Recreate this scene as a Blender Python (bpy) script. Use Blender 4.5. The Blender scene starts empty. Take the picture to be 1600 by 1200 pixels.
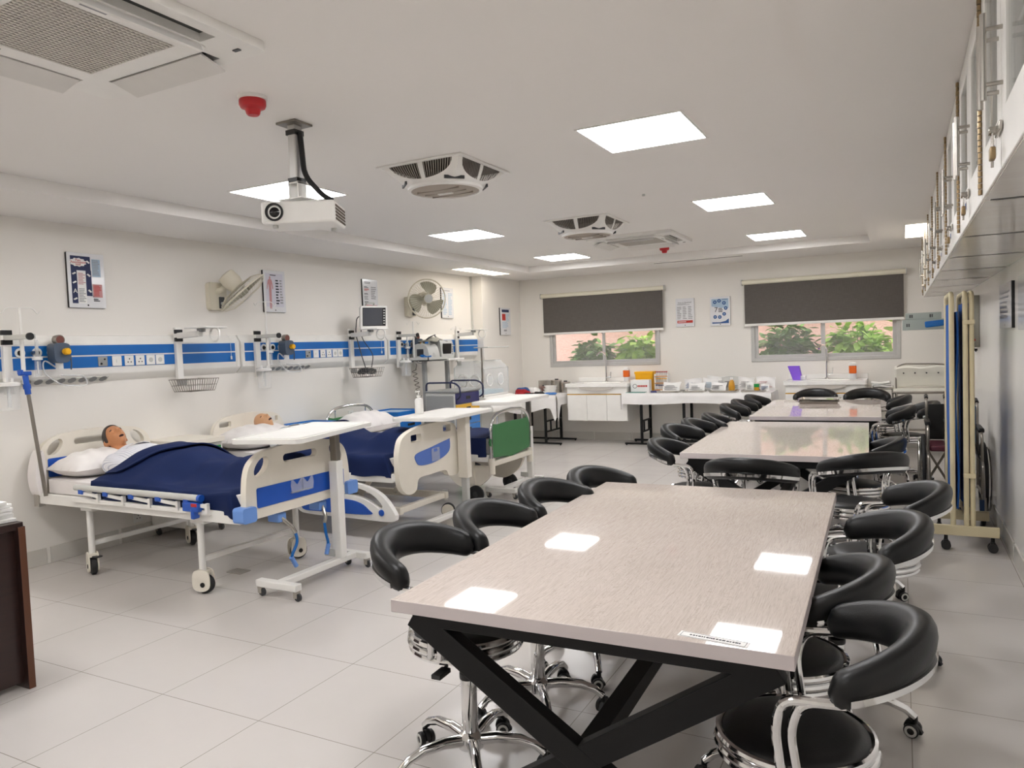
import bpy, bmesh, math, random
from mathutils import Vector as V, Matrix as M
from mathutils.geometry import tessellate_polygon

SC = bpy.context.scene
C = SC.collection
PI = math.pi
rad = math.radians
random.seed(7)

# ------------------------------------------------------------------ camera
def make_camera():
    yaw, pitch, roll = 0.48459621, -0.04857015, -0.03783371
    cy, sy, cp, sp, cr, sr = math.cos(yaw), math.sin(yaw), math.cos(pitch), math.sin(pitch), math.cos(roll), math.sin(roll)
    f = V((-sy * cp, cy * cp, sp)); rt = V((cy, sy, 0)); up = rt.cross(f)
    x = rt * cr + up * sr
    u = -rt * sr + up * cr
    cd = bpy.data.cameras.new('camera'); cam = bpy.data.objects.new('camera', cd); C.objects.link(cam)
    m = M((x, u, -f)).transposed().to_4x4(); m.translation = V((0, 0, 1.507))
    cam.matrix_world = m
    cd.sensor_fit = 'HORIZONTAL'; cd.sensor_width = 36; cd.lens = 1158.48 / 1600 * 36
    cd.clip_start = .05; cd.clip_end = 100
    SC.camera = cam
make_camera()

# ------------------------------------------------------------------ world, sun, exposure
w = bpy.data.worlds.new('sky'); SC.world = w; w.use_nodes = True
bg = w.node_tree.nodes['Background']; bg.inputs[0].default_value = (.86, .93, 1, 1); bg.inputs[1].default_value = 1.5
sd = bpy.data.lights.new('sun', 'SUN'); sd.energy = 2.6; sd.angle = rad(2); sd.color = (1, .95, .86)
so = bpy.data.objects.new('sun', sd); C.objects.link(so)
so.rotation_euler = (V((.10, .50, -.86))).to_track_quat('-Z', 'Y').to_euler()   # from above the building, down into the light well
PANEL = 13.0        # what a ceiling panel gives off
vs = SC.view_settings
vs.view_transform = 'Standard'; vs.look = 'None'; vs.gamma = 1; vs.use_curve_mapping = False
vs.exposure = 0.92

# ------------------------------------------------------------------ materials
def lin(c):
    if isinstance(c, str):
        c = [int(c[i:i + 2], 16) / 255 for i in (0, 2, 4)]
    return tuple(x / 12.92 if x <= .04045 else ((x + .055) / 1.055) ** 2.4 for x in c) + (1,)

class NT:
    """small node helper"""
    def __init__(s, name):
        s.m = bpy.data.materials.new(name); s.m.use_nodes = True
        s.t = s.m.node_tree; s.p = s.t.nodes['Principled BSDF']
    def n(s, typ, **kw):
        o = s.t.nodes.new('ShaderNode' + typ)
        for k, v in kw.items():
            if k in o.inputs: s.set(o.inputs[k], v)
            else: setattr(o, k, v)
        return o
    def set(s, inp, v):
        if isinstance(v, bpy.types.NodeSocket): s.t.links.new(v, inp)
        else: inp.default_value = v
    def math(s, op, a, b=0, c=None):
        o = s.t.nodes.new('ShaderNodeMath'); o.operation = op
        s.set(o.inputs[0], a); s.set(o.inputs[1], b)
        if c is not None: s.set(o.inputs[2], c)
        return o.outputs[0]
    def mix(s, f, a, b):
        o = s.t.nodes.new('ShaderNodeMix'); o.data_type = 'RGBA'
        s.set(o.inputs[0], f); s.set(o.inputs[6], a); s.set(o.inputs[7], b)
        return o.outputs[2]
    def pos(s):
        return s.n('NewGeometry').outputs['Position']
    def obj(s):
        return s.n('TexCoord').outputs['Object']
    def sep(s, v):
        o = s.n('SeparateXYZ'); s.set(o.inputs[0], v); return o.outputs
    def noise(s, vec, scale, detail=3, rough=.5, dist=0):
        o = s.n('TexNoise'); s.set(o.inputs['Vector'], vec)
        o.inputs['Scale'].default_value = scale; o.inputs['Detail'].default_value = detail
        o.inputs['Roughness'].default_value = rough; o.inputs['Distortion'].default_value = dist
        return o.outputs['Fac']
    def scaled(s, vec, k):
        o = s.n('VectorMath', operation='MULTIPLY'); s.set(o.inputs[0], vec); o.inputs[1].default_value = k
        return o.outputs[0]
    def bump(s, h, strength=.2, dist=.01):
        o = s.n('Bump'); s.set(o.inputs['Height'], h); o.inputs['Strength'].default_value = strength; o.inputs['Distance'].default_value = dist
        s.t.links.new(o.outputs[0], s.p.inputs['Normal'])

MATS = {}
def mat(name, col, rough=.5, metal=0.0, var=.03, scale=9.0, bump=0, spec=.5, alpha=None, emit=0, trans=0, coat=0, bscale=60):
    if name in MATS: return MATS[name]
    k = NT(name); c = lin(col); p = k.p
    f = k.noise(k.obj(), scale, 3)
    d = tuple(x * (1 - 2.2 * var) for x in c[:3]) + (1,)
    l = tuple(min(1, x * (1 + var)) for x in c[:3]) + (1,)
    k.set(p.inputs['Base Color'], k.mix(f, d, l))
    p.inputs['Roughness'].default_value = rough; p.inputs['Metallic'].default_value = metal
    p.inputs['Specular IOR Level'].default_value = spec
    p.inputs['Transmission Weight'].default_value = trans; p.inputs['Coat Weight'].default_value = coat
    if alpha is not None: p.inputs['Alpha'].default_value = alpha
    if emit:
        p.inputs['Emission Color'].default_value = c; p.inputs['Emission Strength'].default_value = emit
    if bump: k.bump(k.noise(k.obj(), bscale, 4), bump, .01)
    MATS[name] = k.m
    return k.m

# plain paints, plastics and metals
WALL = mat('wall paint', 'ECE8E1', .5, var=.015, scale=1.5)
WALLG = mat('glossy wall paint', 'F4F2EE', .22, var=.015, scale=1.5)
CEIL = mat('ceiling paint', 'EFECE8', .7, var=.01, scale=1)
SKIRT = mat('skirting tile', 'D3CFC7', .3, var=.03)
WHITE = mat('white enamel', 'EFEDE8', .35)
CREAM = mat('cream moulded plastic', 'EDE6D8', .4)
IVORY = mat('ivory tube enamel', 'E0D3AE', .4)
FANPL = mat('aged fan plastic', 'DDD6C3', .4)
FANBL = mat('grey green fan blade', 'A3A08C', .4)
ALU = mat('anodised aluminium', 'C4C3C0', .4, metal=.35)
CHROME = mat('chrome', 'E2E2E2', .07, metal=1, var=.01)
STEEL = mat('brushed steel', 'BFBBB4', .25, metal=.9)
DSTEEL = mat('dull steel post', '8E8880', .35, metal=.8)
BLACK = mat('black plastic', '0C0C0D', .4)
BLKMET = mat('black powder coat', '09090A', .5, spec=.3)
LEATHER = mat('black leatherette', '090A0B', .4, bump=.05, bscale=220, spec=.4)
BLUE = mat('blue laminate', '0868B8', .35)
BLUEIN = mat('blue inset panel', '1B55B8', .35)
LILAC = mat('lilac blue inset panel', '5677C6', .4)
SKYPL = mat('light blue plastic', '6F9AE0', .4)
NAVY = mat('navy blanket cloth', '172650', .8, var=.06, bump=.25, bscale=400, spec=.2)
SHEET = mat('white sheet cloth', 'EDE8E6', .85, bump=.08, bscale=30, spec=.2)
PILLOW = mat('white pillow cotton', 'EAE6E3', .85, bump=.12, bscale=18, spec=.2)
CLOTH = mat('white tablecloth', 'F0EEEC', .8, spec=.2)
GREEN = mat('green panel paint', '3F7D4B', .4)
GREEND = mat('green drawer paint', '2F8B45', .4)
GREY = mat('grey enamel', '9B9C9A', .4)
LGREY = mat('pale grey enamel', 'C8C8C3', .4)
OLIVE = mat('grey box enamel', 'A3A195', .5)
DGREY = mat('dark grey plastic', '3A3B3D', .4)
SLATE = mat('slate regulator plastic', '4D5A6C', .4)
YELLOW = mat('yellow plastic', 'F5B50C', .4)
ORANGE = mat('orange liquid', 'E0661B', .25)
RED = mat('red detector plastic', 'C01F27', .35)
PURPLE = mat('purple drawer', '33336A', .4)
YDRAW = mat('yellow drawer', 'E4B23A', .4)
BDRAW = mat('blue drawer', '3C7FC8', .4)
GDRAW = mat('bright green drawer', '17964A', .4)
VIOLET = mat('violet plastic', '8457D8', .3)
SKIN1 = mat('manikin skin', 'C98A5E', .45, var=.06, scale=14)
SKIN2 = mat('pale manikin skin', 'D8A67C', .45, var=.06, scale=14)
HAIR = mat('dark painted hair', '2A211D', .5)
DARK = mat('dark mouth', '3B1A16', .6)
BROWN = mat('dark veneer edge', '5A3420', .35)
PAPER = mat('white paper', 'F0EFEC', .7)
INK = mat('dark print', '2E3038', .7)
GINK = mat('grey print', '9A9A9C', .7)
REDINK = mat('red print', 'C2382E', .7)
REDPALE = mat('pale red print', 'C58F90', .7)
NAVYINK = mat('navy print', '2A3358', .7)
BLUEINK = mat('blue print', '2E568F', .7)
PALEBL = mat('pale blue print', 'A9C0D4', .7)
SCREEN = mat('dark monitor screen', '55565A', .15)
BRASS = mat('brass hinge', '9A8463', .35, metal=.7)
GOLD = mat('gold trim', 'D9A63C', .3, metal=.5)
CANVAS = mat('white canvas', 'E8E5DA', .7, bump=.2, bscale=12)
MAROON = mat('maroon seat vinyl', '5A2030', .5)
REDCL = mat('red cloth', 'A3161F', .8)
TYRE = mat('dark rubber', '232324', .6)
TERRA = mat('terracotta', 'B4644A', .8)
SOIL = mat('soil', '3A2A20', .9)
CLEAR = mat('clear plastic', 'F2F4F4', .08, alpha=.22)
FROST = mat('frosted plastic', 'EEF0F0', .3, alpha=.45)
MATTBL = mat('blue incubator mattress', 'B5D3E2', .5)
AMBER = mat('amber bottle', 'D59A2B', .3)
CHECK = None

def glass_mat():
    k = NT('window glass')
    k.p.inputs['Base Color'].default_value = (1, 1, 1, 1); k.p.inputs['Roughness'].default_value = .02
    k.p.inputs['Alpha'].default_value = .10
    return k.m
GLASS = glass_mat()

def glow(name, col, e):
    k = NT(name); k.p.inputs['Base Color'].default_value = lin(col)
    k.p.inputs['Emission Color'].default_value = lin(col); k.p.inputs['Emission Strength'].default_value = e
    return k.m
DIFFUSER = glow('lit panel diffuser', 'FBFAFB', PANEL)
DIFFWARM = glow('lit warm panel diffuser', 'FFF3E2', 4.0)

def floor_mat():
    k = NT('floor tiles'); x, y, z = k.sep(k.pos())
    def edge(v, off):
        f = k.math('FRACT', k.math('MULTIPLY', k.math('SUBTRACT', v, off - 60), 1 / .6))
        return k.math('GREATER_THAN', k.math('ABSOLUTE', k.math('SUBTRACT', f, .5)), .5 - .0028)
    g = k.math('MAXIMUM', edge(x, .0188), edge(y, .3506))
    n1 = k.noise(k.pos(), 1.8, 5, .6); n2 = k.noise(k.pos(), 7, 3, .5)
    base = k.mix(n1, lin('C5C0BB'), lin('CFC9C5')); base = k.mix(k.math('MULTIPLY', n2, .25), base, lin('CBC8C3'))
    # every tile a touch different
    k.set(k.p.inputs['Base Color'], k.mix(g, base, lin('8F887E')))
    k.set(k.p.inputs['Roughness'], k.math('ADD', k.math('MULTIPLY', n1, .08), .2))
    k.bump(k.math('SUBTRACT', 1, g), .25, .002)
    return k.m
FLOOR = floor_mat()

def wood_mat():
    k = NT('pale wood laminate'); v = k.scaled(k.obj(), (5.5, .6, 1))
    n = k.noise(v, 3.2, 5, .62, 1.2); fine = k.noise(k.scaled(k.obj(), (60, 2.2, 1)), 5, 4, .7, .4)
    ring = k.math('POWER', k.math('MULTIPLY', k.math('PINGPONG', k.math('MULTIPLY', n, 15), .5), 2), 5)
    f = k.math('ADD', k.math('MULTIPLY', ring, .42), k.math('MULTIPLY', k.math('POWER', fine, 2.2), 1.7))
    k.set(k.p.inputs['Base Color'], k.mix(k.math('MULTIPLY', f, .75), lin('DACFC7'), lin('A99A8E')))
    k.p.inputs['Roughness'].default_value = .035; k.p.inputs['Specular IOR Level'].default_value = .55
    return k.m
WOOD = wood_mat()
WEDGE = mat('table edge band', 'CDC3C2', .4)

def dark_wood():
    k = NT('dark veneer'); n = k.noise(k.scaled(k.obj(), (2, 2, 22)), 3, 5, .6, .5)
    k.set(k.p.inputs['Base Color'], k.mix(n, lin('1E1414'), lin('38211C')))
    k.p.inputs['Roughness'].default_value = .3
    return k.m
DWOOD = dark_wood()

def blind_mat():
    k = NT('woven blind cloth'); v = k.obj()
    a = k.noise(k.scaled(v, (260, 1, 12)), 1, 2); b = k.noise(k.scaled(v, (10, 1, 260)), 1, 2)
    f = k.math('MULTIPLY', k.math('ADD', a, b), .5)
    k.set(k.p.inputs['Base Color'], k.mix(f, lin('3E3A37'), lin('736D68'))); k.p.inputs['Roughness'].default_value = .85
    return k.m
BLIND = blind_mat()

def check_mat():
    k = NT('checked shirt cotton'); x, y, z = k.sep(k.obj())
    def ln(v): return k.math('LESS_THAN', k.math('FRACT', k.math('MULTIPLY', k.math('ADD', v, 10), 70)), .25)
    g = k.math('MAXIMUM', ln(x), k.math('MAXIMUM', ln(y), 0))
    k.set(k.p.inputs['Base Color'], k.mix(g, lin('ECEBEC'), lin('B9BBC8'))); k.p.inputs['Roughness'].default_value = .85
    k.bump(k.noise(k.obj(), 16, 4), .3, .02)
    return k.m
CHECK = check_mat()

def stucco_mat():
    k = NT('pink rough render'); n = k.noise(k.pos(), 26, 6, .75)
    k.set(k.p.inputs['Base Color'], k.mix(n, lin('BE9184'), lin('EBCBBF'))); k.p.inputs['Roughness'].default_value = .95
    k.bump(n, .8, .03)
    return k.m
STUCCO = stucco_mat()

def leaf_mat(name, a, b):
    k = NT(name); n = k.noise(k.pos(), 17, 2)
    k.set(k.p.inputs['Base Color'], k.mix(n, lin(a), lin(b))); k.p.inputs['Roughness'].default_value = .45
    k.p.inputs['Transmission Weight'].default_value = .0
    return k.m
LEAF1 = leaf_mat('bright leaf', '7FBC38', 'C6EC70')  # brighter leaf green; the sunlit look is put into the colour
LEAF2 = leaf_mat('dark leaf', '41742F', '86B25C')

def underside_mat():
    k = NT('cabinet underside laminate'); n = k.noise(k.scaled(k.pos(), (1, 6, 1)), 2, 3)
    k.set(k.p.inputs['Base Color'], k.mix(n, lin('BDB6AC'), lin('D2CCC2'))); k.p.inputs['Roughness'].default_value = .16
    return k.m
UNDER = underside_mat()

# ------------------------------------------------------------------ mesh helpers
def fillet(pts, r, n=4):
    """round the inner corners of a polyline"""
    out = [V(pts[0])]
    for i in range(1, len(pts) - 1):
        p, a, b = V(pts[i]), V(pts[i - 1]), V(pts[i + 1])
        da, db = (a - p), (b - p); ra = min(r, da.length * .49, db.length * .49)
        s, e = p + da.normalized() * ra, p + db.normalized() * ra
        for k in range(n + 1):
            t = k / n
            out.append(s.lerp(p, t).lerp(p.lerp(e, t), t))
    out.append(V(pts[-1]))
    return out

class B:
    """collects shapes; build() links them as ONE mesh object"""
    def __init__(s): s.v = []; s.f = []; s.mi = []; s.m = 0; s.x = None
    def addv(s, p):
        p = V(p)
        s.v.append(s.x @ p if s.x else p); return len(s.v) - 1
    def face(s, idx): s.f.append(tuple(idx)); s.mi.append(s.m)
    def quad(s, a, b, c, d): s.face([s.addv(p) for p in (a, b, c, d)]); return s
    def box(s, x0, y0, z0, x1, y1, z1):
        i = [s.addv((x, y, z)) for z in (z0, z1) for x, y in ((x0, y0), (x1, y0), (x1, y1), (x0, y1))]
        for q in ((3, 2, 1, 0), (4, 5, 6, 7), (0, 1, 5, 4), (1, 2, 6, 5), (2, 3, 7, 6), (3, 0, 4, 7)): s.face([i[k] for k in q])
        return s
    def cbox(s, c, sz, rz=0, rot=None):
        m = M.Translation(V(c)) @ (rot.to_4x4() if rot else M.Rotation(rz, 4, 'Z'))
        old = s.x; s.x = old @ m if old else m
        a, b, d = sz[0] / 2, sz[1] / 2, sz[2] / 2
        s.box(-a, -b, -d, a, b, d); s.x = old
        return s
    def beam(s, p, q, wd, ht, up=(0, 0, 1)):
        """rectangular bar from p to q; ht is measured along up"""
        p, q = V(p), V(q); d = (q - p); L = d.length; d.normalize()
        sd = d.cross(V(up)).normalized(); u = sd.cross(d)
        i = []
        for e in (p, q):
            for a, b in ((-1, -1), (1, -1), (1, 1), (-1, 1)): i.append(s.addv(e + sd * a * wd / 2 + u * b * ht / 2))
        for k in ((0, 1, 2, 3), (7, 6, 5, 4), (0, 4, 5, 1), (1, 5, 6, 2), (2, 6, 7, 3), (3, 7, 4, 0)): s.face([i[j] for j in k])
        return s
    def loft(s, rings, cap=True, closed=False):
        n = len(rings[0]); idx = [[s.addv(p) for p in r] for r in rings]
        m = len(idx)
        for a in range(m if closed else m - 1):
            A, Bq = idx[a], idx[(a + 1) % m]
            for k in range(n): s.face((A[k], A[(k + 1) % n], Bq[(k + 1) % n], Bq[k]))
        if cap and not closed: s.face(idx[0][::-1]); s.face(idx[-1])
        return s
    def tube(s, pts, r, n=8, closed=False, cap=True):
        pts = [V(p) for p in pts]; m = len(pts); rings = []
        t0 = (pts[1] - pts[0]).normalized()
        ref = V((0, 0, 1)) if abs(t0.z) < .9 else V((1, 0, 0))
        nrm = t0.cross(ref).normalized()
        for i, p in enumerate(pts):
            if closed: t = (pts[(i + 1) % m] - pts[i - 1])
            else: t = pts[min(i + 1, m - 1)] - pts[max(i - 1, 0)]
            t.normalize(); nrm = (nrm - t * nrm.dot(t)).normalized(); b = t.cross(nrm)
            ri = r[i] if isinstance(r, (list, tuple)) else r
            rings.append([p + (nrm * math.cos(2 * PI * k / n) + b * math.sin(2 * PI * k / n)) * ri for k in range(n)])
        return s.loft(rings, cap, closed)
    def cyl(s, p, q, r, n=16, r2=None): return s.tube([p, q], [r, r if r2 is None else r2], n)
    def ring(s, c, R, r, n=28, k=8, axis='Z', arc=None):
        pts = []
        for i in range(n):
            a = 2 * PI * i / n; u, w_ = R * math.cos(a), R * math.sin(a)
            pts.append(V(c) + (V((u, w_, 0)) if axis == 'Z' else V((u, 0, w_)) if axis == 'Y' else V((0, u, w_))))
        return s.tube(pts, r, k, closed=True)
    def lathe(s, prof, c=(0, 0, 0), n=20, axis='Z', sgn=1, cap=True):
        rings = []
        for r, h in prof:
            r = max(r, 1e-4); rg = []
            for k in range(n):
                a = 2 * PI * k / n; u, w_ = r * math.cos(a), r * math.sin(a); h2 = h * sgn
                rg.append(V(c) + (V((u, w_, h2)) if axis == 'Z' else V((u, h2, w_)) if axis == 'Y' else V((h2, u, w_))))
            rings.append(rg)
        return s.loft(rings, cap)
    def ell(s, c, r, n=16, m=10):
        return s.lathe_e(c, r, n, m)
    def lathe_e(s, c, r, n, m):
        rings = []
        for j in range(m + 1):
            a = PI * j / m; z = -math.cos(a); q = max(math.sin(a), 1e-3)
            rings.append([V(c) + V((r[0] * q * math.cos(2 * PI * k / n), r[1] * q * math.sin(2 * PI * k / n), r[2] * z)) for k in range(n)])
        return s.loft(rings)
    def plate(s, outer, a0, a1, axis='X', holes=()):
        """polygon (2d) with holes, extruded along an axis from a0 to a1; 2d axes: X->(y,z) Y->(x,z) Z->(x,y)"""
        def P(u, a): return (a, u[0], u[1]) if axis == 'X' else (u[0], a, u[1]) if axis == 'Y' else (u[0], u[1], a)
        loops = [list(outer)] + [list(h) for h in holes]; allp = [p for l in loops for p in l]
        tri = tessellate_polygon([[V((p[0], p[1], 0)) for p in l] for l in loops])
        i0 = [s.addv(P(p, a0)) for p in allp]; i1 = [s.addv(P(p, a1)) for p in allp]
        for t in tri: s.face([i0[k] for k in t]); s.face([i1[k] for k in t][::-1])
        o = 0
        for l in loops:
            n = len(l)
            for k in range(n): s.face((i0[o + k], i0[o + (k + 1) % n], i1[o + (k + 1) % n], i1[o + k]))
            o += n
        return s
    def sheet(s, fn, nu, nv, th=0):
        """surface fn(u,v) in 0..1, optionally with thickness along its normal"""
        P = [[V(fn(i / nu, j / nv)) for j in range(nv + 1)] for i in range(nu + 1)]
        top = [[s.addv(p) for p in r] for r in P]
        for i in range(nu):
            for j in range(nv): s.face((top[i][j], top[i + 1][j], top[i + 1][j + 1], top[i][j + 1]))
        if th:
            low = []
            for i in range(nu + 1):
                r = []
                for j in range(nv + 1):
                    a = P[min(i + 1, nu)][j] - P[max(i - 1, 0)][j]; b = P[i][min(j + 1, nv)] - P[i][max(j - 1, 0)]
                    r.append(s.addv(P[i][j] - a.cross(b).normalized() * th))
                low.append(r)
            for i in range(nu):
                for j in range(nv): s.face((low[i][j + 1], low[i + 1][j + 1], low[i + 1][j], low[i][j]))
            for i in range(nu):
                s.face((top[i + 1][0], top[i][0], low[i][0], low[i + 1][0])); s.face((top[i][nv], top[i + 1][nv], low[i + 1][nv], low[i][nv]))
            for j in range(nv):
                s.face((top[0][j], top[0][j + 1], low[0][j + 1], low[0][j])); s.face((top[nu][j + 1], top[nu][j], low[nu][j], low[nu][j + 1]))
        return s
    def build(s, name, m, parent=None, bevel=0, seg=2, ang=35, loc=None, rz=0, keep=False, subsurf=0, remesh=0):
        me = bpy.data.meshes.new(name); me.from_pydata([tuple(p) for p in s.v], [], s.f)
        for q in (m if isinstance(m, (list, tuple)) else [m]): me.materials.append(q)
        for p, k in zip(me.polygons, s.mi): p.material_index = k
        if not keep:
            b = bmesh.new(); b.from_mesh(me); bmesh.ops.recalc_face_normals(b, faces=b.faces); b.to_mesh(me); b.free()
        for p in me.polygons: p.use_smooth = True
        me.set_sharp_from_angle(angle=rad(ang))
        o = bpy.data.objects.new(name, me); C.objects.link(o)
        if parent: o.parent = parent
        if loc: o.location = loc
        if rz: o.rotation_euler.z = rz
        if remesh:
            d = o.modifiers.new('r', 'REMESH'); d.mode = 'VOXEL'; d.voxel_size = remesh; d.use_smooth_shade = True
            d = o.modifiers.new('s', 'SMOOTH'); d.factor = .5; d.iterations = 3
        if bevel:
            d = o.modifiers.new('b', 'BEVEL'); d.width = bevel; d.segments = seg; d.limit_method = 'ANGLE'; d.angle_limit = rad(40)
            d.harden_normals = False
        if subsurf:
            d = o.modifiers.new('u', 'SUBSURF'); d.levels = subsurf; d.render_levels = subsurf
        return o

def thing(name, label, cat, loc=(0, 0, 0), rz=0, group=None):
    o = bpy.data.objects.new(name, None); C.objects.link(o); o.empty_display_size = .05
    o.location = loc; o.rotation_euler = (0, 0, rz); o['label'] = label; o['category'] = cat
    if group: o['group'] = group
    return o
def tag(o, label, cat, group=None):
    o['label'] = label; o['category'] = cat
    if group: o['group'] = group
    return o
def struct(o): o['kind'] = 'structure'; return o
def dup(root, loc, rz, label, group=None):
    r = root.copy(); C.objects.link(r); r.location = loc; r.rotation_euler = (0, 0, rz); r['label'] = label
    if group: r['group'] = group
    for ch in list(root.children):
        c = ch.copy(); C.objects.link(c); c.parent = r
        for g in list(ch.children):
            d = g.copy(); C.objects.link(d); d.parent = c
    return r
def text(body, size, m, parent, loc, rot, name='lettering', align='CENTER', ext=.0006):
    cu = bpy.data.curves.new(name, 'FONT'); cu.body = body; cu.size = size; cu.align_x = align; cu.align_y = 'CENTER'; cu.extrude = ext
    cu.materials.append(m); cu.resolution_u = 3
    q = bpy.data.objects.new(name, cu); C.objects.link(q)
    me = bpy.data.meshes.new_from_object(q.evaluated_get(bpy.context.evaluated_depsgraph_get()))
    bpy.data.objects.remove(q)
    o = bpy.data.objects.new(name, me); C.objects.link(o); o.parent = parent; o.location = loc; o.rotation_euler = rot
    return o
def rect(cx, cy, hw, hh, r=0, n=5):
    """rounded rectangle outline"""
    if not r: return [(cx - hw, cy - hh), (cx + hw, cy - hh), (cx + hw, cy + hh), (cx - hw, cy + hh)]
    o = []
    for sx, sy, a0 in ((1, -1, -90), (1, 1, 0), (-1, 1, 90), (-1, -1, 180)):
        for k in range(n + 1):
            a = rad(a0 + 90 * k / n); o.append((cx + sx * (hw - r) + r * math.cos(a), cy + sy * (hh - r) + r * math.sin(a)))
    return o
def circ(cx, cy, r, n=20, ry=None): return [(cx + r * math.cos(2 * PI * k / n), cy + (ry or r) * math.sin(2 * PI * k / n)) for k in range(n)]
def smooth(pts, n=6):
    """closed Catmull-Rom through 2d points"""
    o = []; m = len(pts)
    for i in range(m):
        p0, p1, p2, p3 = (V(pts[(i + k) % m]) for k in (-1, 0, 1, 2))
        for k in range(n):
            t = k / n
            q = .5 * ((2 * p1) + (p2 - p0) * t + (2 * p0 - 5 * p1 + 4 * p2 - p3) * t * t + (3 * p1 - p0 - 3 * p2 + p3) * t ** 3)
            o.append((q.x, q.y))
    return o
def ss(a, b, x):
    t = max(0, min(1, (x - a) / (b - a))); return t * t * (3 - 2 * t)

XL, XR, YB, ZC, ZT = -5.78, .64, 11.01, 2.61, 2.70
YF = -2.6
# ================================================================== the room
struct(B().box(XL - .2, YF - .2, -.1, XR + .2, YB + .2, 0).build('floor', FLOOR))
struct(B().box(XL - .2, YF - .2, 0, XL, YB + .2, 2.8).build('wall_left', WALL))
struct(B().box(XL, 9.75, 0, -5.59, YB, 2.75).build('column', WALL))
struct(B().box(XR, YF - .2, 0, XR + .2, YB + .2, 2.8).build('wall_right', WALLG))
struct(B().box(XL, YF - .2, 0, XR, YF, 2.8).build('wall_front', WALL))
W1 = (-5.07, -3.235, 1.17, 2.30); W2 = (-1.90, -.005, 1.175, 2.30)
o = B().plate([(XL, 0), (XR, 0), (XR, 2.8), (XL, 2.8)], YB, YB + .2, 'Y',
    [[(a, c), (b, c), (b, d), (a, d)] for a, b, c, d in (W1, W2)]).build('wall_back', WALL)
struct(o)
# ceiling: a raised tray inside a lower border
TX0, TX1, TY0, TY1 = -4.88, -.315, -1.6, 9.94
b = B().plate([(XL, YF), (XR, YF), (XR, YB), (XL, YB)], ZC, ZT + .06, 'Z', [[(TX0, TY0), (TX1, TY0), (TX1, TY1), (TX0, TY1)]])
b.box(TX0, TY0, ZT, TX1, TY1, ZT + .06)
struct(b.build('ceiling', CEIL))
struct(B().box(-3.05, 10.18, ZC - .004, -1.85, 10.20, ZC).build('slot_shade', mat('slot shadow gap', '77716A', .8)))  # flat dark strip standing in for the shade in a thin ceiling slot
# slim cable duct in the corner by the pillar
struct(B().box(XL, 9.725, 1.72, XL + .022, 9.75, ZC).build('trim_2', LGREY))
# skirting
def skirt(name, x0, y0, x1, y1, nx, ny):
    b = B(); L = math.hypot(x1 - x0, y1 - y0); n = max(1, round(L / .6)); t = .012
    for k in range(n):
        a, c = k / n + .0012, (k + 1) / n - .0012
        xa, ya, xb, yb = x0 + (x1 - x0) * a, y0 + (y1 - y0) * a, x0 + (x1 - x0) * c, y0 + (y1 - y0) * c
        b.box(min(xa, xb, xa + nx * t), min(ya, yb, ya + ny * t), 0, max(xa, xb, xa + nx * t), max(ya, yb, ya + ny * t), .125)
    return struct(b.build(name, SKIRT, bevel=.003))
skirt('baseboard_left', XL, YF, XL, 9.75, 1, 0); skirt('baseboard_back', -5.59, YB, XR, YB, 0, -1); skirt('baseboard_right', XR, YF, XR, YB, -1, 0)
# windows: two aluminium sliders
def window(name, W):
    x0, x1, z0, z1 = W; t = struct(bpy.data.objects.new(name, None)); C.objects.link(t); t.location = (x0, YB, z0)
    w_, h = x1 - x0, z1 - z0
    B().plate(rect(w_ / 2, h / 2, w_ / 2, h / 2), -.012, .09, 'Y', [rect(w_ / 2, h / 2, w_ / 2 - .05, h / 2 - .05)]).build('window_frame', ALU, t, .004)
    for k, (a, c, y) in enumerate(((.05, w_ / 2 + .03, .01), (w_ / 2 - .03, w_ - .05, .05))):
        f = B().plate(rect((a + c) / 2, h / 2, (c - a) / 2, h / 2 - .05), y, y + .03, 'Y', [rect((a + c) / 2, h / 2, (c - a) / 2 - .045, h / 2 - .095)]).build('sash', ALU, t, .003)
        B().box(a + .04, y + .012, .09, c - .04, y + .017, h - .09).build('pane', GLASS, f)
    B().box(w_ / 2 - .02, .0, h * .45, w_ / 2 - .006, .012, h * .45 + .12).build('latch', DGREY, t)
window('window_1', W1); window('window_2', W2)
# outside: a rendered wall, a ledge with planters
struct(B().box(-7.5, 12.35, -.5, 2.5, 12.6, 4.2).build('wall_outside', STUCCO))
struct(B().box(-7.5, YB + .2, -.5, 2.5, 12.35, .93).build('outside_ledge', mat('outside concrete', 'B5A79C', .9, bump=.3)))
def leafy(rng, n, sx, sy, sz, size):
    b = B()
    for i in range(n):
        e = V((rng.gauss(0, 1), rng.gauss(0, 1), rng.uniform(-.25, 1.3))).normalized() * rng.random() ** .35
        bump_ = 1 + .16 * math.sin(5 * math.atan2(e.y, e.x) + 3 * e.z) + rng.gauss(0, .06)
        c = V((sx * e.x * bump_, sy * e.y * bump_, sz * (.12 + .84 * e.z * bump_)))
        d = V((e.x + rng.gauss(0, .6), e.y + rng.gauss(0, .6), rng.uniform(-.8, .5))).normalized()
        s_ = d.cross(V((rng.gauss(0, .3), rng.gauss(0, .3), 1))).normalized(); u = s_.cross(d); L = size * rng.uniform(.7, 1.3); w_ = L * .36
        m_ = b.addv(c + d * L * .5 - u * w_ * .25)
        p = [b.addv(c), b.addv(c + d * L * .3 + s_ * w_ * .8), b.addv(c + d * L * .65 + s_ * w_ * .75), b.addv(c + d * L - u * L * .12), b.addv(c + d * L * .65 - s_ * w_ * .75), b.addv(c + d * L * .3 - s_ * w_ * .8)]
        for k in range(6): b.face((m_, p[k], p[(k + 1) % 6]))
    return b
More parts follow.
